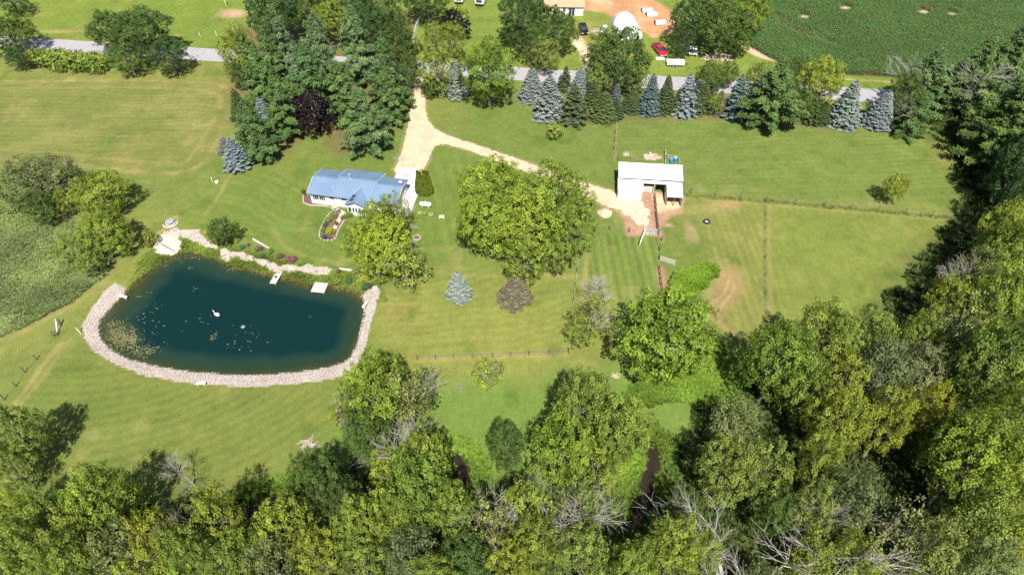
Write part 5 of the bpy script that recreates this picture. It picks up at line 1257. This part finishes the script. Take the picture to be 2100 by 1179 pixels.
# white hoop shed
hs = empty('hoop_shed', W(1291,84), R(6)); tag(hs, 'white fabric hoop shed beyond the road', 'shed')
arc = [(3.2*math.cos(a)*1.0, 3.7*math.sin(a)**.8) for a in [math.pi*k/16 for k in range(17)]]
v = [(x,y,z) for y in (0,2,4,6,8) for x, z in arc]; f = [(i*17+k+1, i*17+k, (i+1)*17+k, (i+1)*17+k+1) for i in range(4) for k in range(16)]
cv = MB().add(v, f).build('cover', M_WHITE, hs, smooth=True); so = cv.modifiers.new('s','SOLIDIFY'); so.thickness = .03
MB().add([(x,.05,z) for x, z in arc], [tuple(range(17))]).build('end_panel', M_WHITE, hs); MB().add([(x,7.95,z) for x, z in arc], [tuple(reversed(range(17)))]).build('end_panel', M_WHITE, hs)
for y in (0,4,8): MB().tube([(x*1.01,y,z*1.01) for x, z in arc], .06, 6).build('hoop', M_STEEL, hs)
# galvanised half-round huts
for i, (x, y, l) in enumerate(((1326,25,'back galvanised steel hut on the bare earth'),(1335,33,'middle galvanised steel hut on the bare earth'),(1353,50,'front galvanised steel hut on the bare earth'))):
    r = empty('steel_hut', W(x, y), R(8)); tag(r, l, 'hut', 'galvanised huts'); a_ = [math.pi*k/12 for k in range(13)]; n = 14
    v = [(-1.35+2.7*j/n, .95*math.cos(a)*(1+.012*(j % 2)), 1.1*math.sin(a)*(1+.012*(j % 2))) for j in range(n+1) for a in a_]
    sh = MB().add(v, [(j*13+k, (j+1)*13+k, (j+1)*13+k+1, j*13+k+1) for j in range(n) for k in range(12)]).build('shell', M_STEEL, r); sh.modifiers.new('s','SOLIDIFY').thickness = .03
    MB().add([(1.33, .94*math.cos(a), 1.09*math.sin(a)) for a in a_], [tuple(range(13))]).build('end_plate', M_STEEL, r)
    for s in (-1,1): MB().box((0,s*.95,.06), (2.7,.1,.12)).build('skid', M_POST, r)
# flat trailer, white truck cab, tarp, junk
r = empty('stock_trailer', W(1384,135), R(-2)); tag(r, 'long white trailer parked on the verge beyond the road', 'trailer')
MB().box((0,0,.85), (4.1,1.5,.7)).build('body', M_WHITE, r); MB().box((0,0,1.22), (4.16,1.56,.05)).build('roof', M_WMETAL, r); MB().bar((2.15,0,.5),(3.2,0,.45),.12).build('hitch', M_DARK, r); MB().box((2.09,0,.85),(.06,1.45,.66)).build('front_panel', M_DARK, r)
for x in (-.55,.25):
    for s in (-1,1): w = MB().tube([(x,s*.85-.1,.34),(x,s*.85+.1,.34)],.34,12).build('wheel', M_BLACK, r); MB().tube([(x,s*.85-.11,.34),(x,s*.85+.11,.34)],.17,8).build('rim', M_STEEL, w)
r = empty('utility_cart', W(1418,113), R(-12)); tag(r, 'white utility cart parked left of the lumber heap', 'cart')
MB().box((0,0,.62),(2.5,1.5,.5)).build('body', M_WHITE, r); MB().box((.15,.15,1.75),(1.9,1.5,.07)).build('roof', M_WHITE, r); MB().add([(-1.2,-.7,.88),(1.2,-.7,.88),(1.05,-.2,1.7),(-1.05,-.2,1.7)],[(0,1,2,3)]).build('windscreen', M_GLASS, r)
for x in (-.85,.85):
    for s in (-1,1): MB().tube([(x,s*.75-.12,.3),(x,s*.75+.12,.3)],.3,12).build('wheel', M_BLACK, r); MB().bar((x,s*.6,.85),(x,s*.6+.1,1.72),.06).build('roof_post', M_DARK, r)
q = MB(); rs = random.Random(9); n = 10
for j in range(n):
    for i in range(n): u, w_ = i/(n-1)*2-1, j/(n-1)*2-1; q.v.append((u*.95+rs.uniform(-.06,.06), w_*.7+rs.uniform(-.06,.06), .03+.35*(1-max(abs(u),abs(w_)))+rs.uniform(0,.06)))
q.f = [(j*n+i, j*n+i+1, (j+1)*n+i+1, (j+1)*n+i) for j in range(n-1) for i in range(n-1)]
tag(q.build('white_tarp', M_WHITE, None, W(1354,121)), 'crumpled white tarp on the grass in front of the red pickup', 'tarp')
r = empty('metal_cabinet', W(1240,62), .5); tag(r, 'pale green metal cabinet among the scrap left of the hoop shed', 'cabinet'); MB().box((0,0,.55),(1.0,.8,1.1)).build('case', pmat('pale_green', (.45,.52,.48),(.55,.6,.56),3), r); MB().box((0,-.42,.55),(.85,.04,.95)).build('door', M_STEEL, r)
# two campers at the top
def camper(label, p, rz, L, dark):
    r = empty('camper_trailer', p, rz); tag(r, label, 'camper')
    b = MB().add([(x,s*1.15,z) for s in (-1,1) for x, z in ((-L/2,.55),(L/2-.5,.55),(L/2,1.1),(L/2-.15,2.3),(L/2-.7,2.75),(-L/2,2.75))], [tuple(range(6)), tuple(reversed(range(6,12)))]+[((i+1) % 6, i, i+6, (i+1) % 6+6) for i in range(6)]).build('body', M_WHITE, r); b.modifiers.new('b','BEVEL').width = .08
    MB().add([(L/2+.015,-.8,1.35),(L/2+.015,.8,1.35),(L/2-.09,.8,2.05),(L/2-.09,-.8,2.05)],[(0,1,2,3)]).build('front_window', M_GLASS, r)
    if dark: MB().box((L/2-.95,0,2.775),(.35,2.0,.05)).build('roof_band', M_DARK, r)
    for x in (-1.2,.8): MB().box((x,0,2.85),(.6,.5,.18)).build('roof_vent', M_STEEL if x < 0 else M_WHITE, r)
    for s in (-1,1):
        for x in (-1.5,0,1.3): MB().box((x,s*1.16,1.8),(.8,.03,.5)).build('side_window', M_GLASS, r)
        for x in (-.5,.35): MB().tube([(x,s*1.0-.1,.36),(x,s*1.0+.12,.36)],.36,12).build('wheel', M_BLACK, r)
        MB().bar((L/2-.3,s*.8,.5),(L/2+1.1,0,.5),.1).build('hitch_arm', M_DARK, r)
camper('left white camper parked at the top edge, a bush before it', W(944,2), R(-95), 6.2, False)
camper('right white camper with a dark roof band at the top edge', W(988,6), R(-101), 6.4, True)
tree(944,24,19,1.5,'sh0','bright','low round bush in front of the left camper', name='camper_bush', cat='shrub')

# ------------------------------------------------------------------ hedges, shrubs, flowers
def thuja(seed, Rr=1.0, Ht=5.0):
    rs = np.random.RandomState(seed); lv = Leaves(); n = 2300; f = rs.rand(n)**1.15; a = rs.rand(n)*6.283
    r = Rr*np.minimum(1, (1-f)*1.45)**.95*(1-.25*np.clip(.15-f, 0, 1)/.15)*(1+.10*np.sin(a*5+f*9))*rs.uniform(.82,1.05,n)
    u = np.stack([np.cos(a), np.sin(a), np.zeros(n)], 1); p = u*r[:, None]+np.stack([0*f, 0*f, Ht*(.02+.97*f)], 1)
    clumps(lv, rs, p, unit(u*.5+np.array([0,0,.9])), 4, .34, .12, .08, rs.uniform(.2,.8,n), .2)
    return MB().tube([(0,0,-.1),(0,0,Ht*.9)],[.08,.01],6).mesh('trunk', M_BARK), lv.mesh('crown', M_NEEDLE), Rr, Ht
PROTO['th0'] = thuja(3); PROTO['th1'] = thuja(4)
for i, (x, y, h, w) in enumerate(((861,397,5.2,1.2),(867,400,4.6,1.25),(874.5,401,5.6,1.25),(881.5,398,5.2,1.2),(864,392,4.4,1.3),(878.5,393,4.7,1.3))):
    b = W(x, y); put('th%d' % (i % 2), 'arborvitae', b, w, h, 'thuja', ('front left clipped arborvitae of the group beside the concrete apron','second front arborvitae from the left beside the apron','third front arborvitae from the left, tallest point of the group','front right arborvitae of the group beside the apron','back left arborvitae of the group beside the apron','back right arborvitae of the group beside the apron')[i], 'hedge tree', 'arborvitae beside the apron')
def bush(x, y, w, h, tone, label, name='garden_shrub', kind='sh0', cat='shrub'):
    put(kind, name, W(x, y), w, h, tone, label, cat, 'garden plants')
TONE.update({'goldleaf': (.34,.33,.010), 'teal': (.08,.16,.08), 'white': (.62,.64,.58), 'pink': (.30,.10,.14), 'rust': (.20,.10,.06), 'chart': (.36,.40,.06), 'rosebrown': (.22,.13,.12)})
for a in ((680,480,1.7,1.2,'goldleaf','glowing yellow round shrub in the front garden'),(666,489,1.4,.8,'teal','blue-green mound at the tip of the front garden'),(687,433,1.9,1.3,'white','white-flowering shrub against the house wall'),(677,431,1.2,1.0,'chart','yellow-green shrub left of the white-flowering one'),(684,446,1.6,1.0,'green','green shrub below the white-flowering one'),(675,455,1.6,.9,'olive','olive perennials in the middle of the front garden'),(668,465,1.4,.8,'teal','pale green plants in the front garden left edge'),(664,475,1.3,.7,'green','green plants above the garden tip'),(690,462,1.0,.8,'rust','reddish plant beside the garden path'),(676,490,1.0,.5,'rosebrown','rose-brown plants at the garden tip'),(716,447,1.6,1.2,'green','green shrub below the sunroom windows'),(704,450,1.2,.8,'olive','olive plant right of the garden path'),
          (872,440,.9,.6,'chart','yellow-green plant between the two white pots'),(625,399,1.2,1.1,'rust','reddish shrub at the left corner of the house'),
          (575,530,1.5,.8,'rosebrown','rose-pink flower clump right of the shore path'),(602,537,1.8,.9,'pink','deep pink flower clump above the shore path'),(592,534,1.4,.8,'rosebrown','muted pink flowers left of the deep pink clump'),(574,524,.8,.6,'goldleaf','yellow flowers above the rose-pink clump'),(553,521,1.8,.9,'green','green perennials along the north shore bed'),(532,515,1.6,.8,'rosebrown','purplish perennials at the left of the shore bed'),(541,527,1.3,.7,'teal','grey-green perennials in the shore bed'),
          (745,574,2.6,.9,'chart','spreading pale yellow shrub near the right end of the shore'),(735,563,1.3,1.0,'rosebrown','reddish grass plume above the pale yellow shrub'),(707,567,1.8,.8,'bright','bright green shrub right of the wide dock'),(692,575,1.8,.8,'green','green shrub behind the wide dock'),(717,578,1.5,.6,'teal','grey-green plants at the water right of the wide dock'),(752,592,2.0,1.1,'teal','feathery blue-green plant at the end of the gravel bank'),(770,577,1.4,.8,'green','green plant at the top of the right gravel bank'),(695,560,1.0,.6,'rust','reddish plant at the right end of the white path'),(487,497,1.4,.8,'chart','yellow-green shrub beside the round shore tree'),(425,480,1.3,.7,'chart','yellow-green plants left of the round shore tree'),(497,510,1.2,.7,'teal','grey-blue plants right of the round shore tree'),(510,505,.9,.6,'pink','pink flowers right of the round shore tree')):
    bush(*a)
# black edging walls of the shore beds
for i, (a, b, l) in enumerate(((W(519,492), W(556,513), 'low grey retaining wall with a pale cap above the shore bed'), (W(697,553), W(722,556), 'short low retaining wall right of the white path'), (W(750,560), W(779,572), 'low retaining wall at the right end of the shore bed'))):
    r = empty('retaining_wall', a); tag(r, l, 'wall'); d = b-a; n = max(2, int(d.length/.6))
    for k in range(n): MB().bar(d*(k/n)+d.normalized()*.01+Vector((0,0,.17)), d*((k+1)/n)-d.normalized()*.01+Vector((0,0,.17)), .22, .34).build('block', M_STONE if i else M_WOODGREY, r)
    MB().bar(Vector((0,0,.36)), d+Vector((0,0,.36)), .16, .04).build('cap', M_STONE, r)
# edging stones of the beds
for nm, lab, poly in (('garden_edging', 'pale stone edging round the front garden bed', GARDEN), ('mulch_edging', 'pale stone edging in front of the mulch bed by the house', [Vector(p) for p in WP([(622,398),(622,416),(636,421.5),(690,424.5)])])):
    r = empty(nm, poly[0]); tag(r, lab, 'edging'); P = ragged(poly, .38, .03, 2, closed=(nm == 'garden_edging')); me = MB().box((0,0,.07), (.34,.16,.16)).mesh('stone', M_TAN)
    for k in range(len(P)-(0 if nm == 'garden_edging' else 1)): a, b = P[k], P[(k+1) % len(P)]; o = link('stone', me, r, (a+b)/2-poly[0]); o.rotation_euler = (0,0,math.atan2(b.y-a.y, b.x-a.x))

# ------------------------------------------------------------------ uncountable growth
def tufts(name, label, cat, mask, n, h, tones, seed, blades=5, w=.09, lean=.55, hv=.4, thr=None):
    rs = np.random.RandomState(seed); ids = np.where(mask)[0]; k = rs.choice(ids, n)
    p = np.stack([X[k]+rs.uniform(-.3,.3,n), Y[k]+rs.uniform(-.3,.3,n), Z[k]], 1); hh = h*rs.uniform(1-hv, 1+hv, n)*(.6+.8*vnoise(p[:,0], p[:,1], 3.0, seed))
    pb = np.repeat(p, blades, 0)+np.c_[rs.uniform(-.12,.12,(n*blades,2)), np.zeros(n*blades)]; a = rs.rand(n*blades)*6.283
    d = unit(np.stack([np.cos(a)*lean, np.sin(a)*lean, np.ones(n*blades)], 1)+rs.normal(size=(n*blades,3))*.12)
    nr = unit(np.stack([-np.cos(a), -np.sin(a), np.full(n*blades, lean)], 1)*-1); nr = unit(nr-d*np.sum(nr*d,1,keepdims=True))
    v, f = leaf_quads(pb, d, nr, np.repeat(hh, blades)*rs.uniform(.7,1.2,n*blades), np.full(n*blades, w)*rs.uniform(.7,1.4,n*blades), .18)
    var = np.repeat(np.clip(fbm(p[:,0], p[:,1], 5, seed+2)*1.5-.25+rs.normal(size=n)*.15, 0, 1), blades)
    o = link(name, np_mesh(name, v, f, M_LEAF, fattrs={'var': var})); o.color = (*tones, 1); return tag(o, label, cat, kind='stuff')
tufts('marsh_grass', 'rough tall grass and reeds of the wet meadow on the left', 'grass', (mm > .7) & (X > -125), 20000, .36, (.185,.235,.085), 3, 7, .15, 1.5)
tufts('meadow_weeds', 'bright green weeds beside the paddock track', 'weeds', soft(WEEDS, 2.2) > .5, 3000, .55, (.150,.245,.024), 4, 9, .20, 1.6)
sh = (DP > .15) & (DP < 3.6) & (bk < .2) & (sd > .4) & (bd > .3) & (X > -64)
tufts('shore_grass', 'grasses and sedges growing along the north shore of the pond', 'grass', sh & (Y > 74), 5200, .30, (.180,.245,.045), 5, 7, .10, 1.4)
tufts('shore_sedge', 'straw brown sedge at the waterline of the pond', 'grass', (DP > -.35) & (DP < .5) & (bk < .4) & (Y > 73), 1500, .26, (.30,.22,.085), 6, 5, .07, .8)
lushm = soft(smooth_poly(WP([(1380,735),(1470,690),(1530,780),(1520,850),(1400,820),(1290,840),(1280,800)]), 1), 2)
tufts('meadow_growth', 'lush tall weeds on the meadow below the great maple', 'weeds', lushm > .45, 4200, .36, (.130,.215,.030), 7, 8, .20, 1.6)
tufts('creek_grass', 'long green grass along the banks of the creek', 'grass', (DC > cw+.2) & (DC < cw+2.6) & (Y > 33), 7500, .5, (.150,.240,.034), 8, 7, .12, 1.4)
fl = np.zeros(len(X), bool)
for pts in ([(1402,401),(1570,413),(1965,449)],): fl |= line_dist(X, Y, WP(pts)) < .45
tufts('fence_grass', 'uncut grass standing along the paddock fence lines', 'grass', fl, 700, .2, (.13,.17,.045), 9, 6, .07, 1.3)
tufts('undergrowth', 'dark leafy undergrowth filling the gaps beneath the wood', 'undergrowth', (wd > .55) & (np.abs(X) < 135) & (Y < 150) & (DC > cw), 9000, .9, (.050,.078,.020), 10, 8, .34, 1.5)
# pond weed mats, lying on the water
rs = random.Random(21); q = MB()
def mat(x, y, s, n):
    c = W(x, y, WATER_Z)
    for k in range(n):
        p = c+Vector((rs.gauss(0, s), rs.gauss(0, s)*.8, .004+rs.random()*.012)); r_ = rs.uniform(.03,.17)*min(1, .5+s); m = 6; a0 = rs.random()*6
        q.add([p+Vector((math.cos(a0+6.283*i/m)*r_*rs.uniform(.5,1.2), math.sin(a0+6.283*i/m)*r_*rs.uniform(.4,1.0), 0)) for i in range(m)], [tuple(range(m))])
for x, y, s, n in ((250,692,1.3,420),(258,700,1.0,260),(240,672,.9,120),(285,716,.8,90),(228,662,.6,60),(236,682,.9,80),(296,724,.8,60),(314,718,.6,36),(275,655,1.2,14),(300,640,1.5,8),(320,660,1.8,9),(330,690,1.6,8),(436,692,.32,26),(443,685,.2,12),(342,545,.3,14),(387,549,.3,12),(326,543,.5,30),(480,550,.5,34),(485,540,.5,26),(370,530,.7,22),(405,527,.6,20),(410,652,1.2,6),(460,700,2.0,14),(500,700,1.8,12),(530,682,1.0,6),(636,648,.2,5),(550,700,.3,4),(400,592,.3,6),(310,625,.8,8),(295,608,.7,6)): mat(x, y, s, n)
o = q.build('pond_weed', pmat('algae_mat', (.10,.092,.035), (.22,.19,.075), 1.5, .8, c3=(.09,.10,.04))); tag(o, 'floating olive weed mats scattered on the pond', 'pond weed', kind='stuff')
# row crop: each plant a fan of arching blades
rs = np.random.RandomState(77); rows = np.arange(0, 62, .80); PX = []; PY = []
for i, d in enumerate(rows):
    xs_ = np.arange(40, 175, .46)+rs.uniform(-.1,.1,len(np.arange(40, 175, .46))); PX.append(xs_); PY.append(RD(xs_)+7.6+d+.9*np.sin((xs_-60)/30)*np.clip(d/20, 0, 1)+rs.uniform(-.08,.08,len(xs_)))
PX = np.concatenate(PX); PY = np.concatenate(PY); ok = inside(PX, PY, FIELD)
for px_, py_ in ((1649,35),(1733,17),(1893,25),(1952,29)): c = W(px_, py_); ok &= np.hypot((PX-c.x)/1.5, (PY-c.y)/1.7) > .8+.4*rs.rand(len(PX))
for pts in ([(1595,45),(1640,70),(1720,95)],[(1590,35),(1630,55),(1680,75)],[(1880,10),(1915,22)],[(1955,15),(1985,30)]): ok &= line_dist(PX, PY, WP(pts)) > .42
PX, PY = PX[ok], PY[ok]; n = len(PX); B = 6; a = rs.rand(n*B)*6.283; hgt = 1.25*(.8+.4*vnoise(PX, PY, 6, 3))
pb = np.repeat(np.stack([PX, PY, np.zeros(n)], 1), B, 0); pb[:, 2] = np.repeat(hgt, B)*np.tile(np.linspace(.35,.95,B), n)
d = unit(np.stack([np.cos(a), np.sin(a), rs.uniform(-.1,.7,n*B)], 1)); nr = unit(np.array([0,0,1.0])-d*d[:, 2:3])
v, f = leaf_quads(pb, d, nr, rs.uniform(.42,.72,n*B), rs.uniform(.11,.17,n*B), .25)
cr = link('row_crop', np_mesh('row_crop', v, f, M_LEAF, fattrs={'var': np.clip(.42+rs.normal(size=n*B)*.2+np.repeat(fbm(PX, PY, 12, 4)-.5, B)*.5, 0, 1)})); cr.color = (.098,.212,.056,1); tag(cr, 'dense dark green rows of a crop beyond the road', 'crop', kind='stuff')
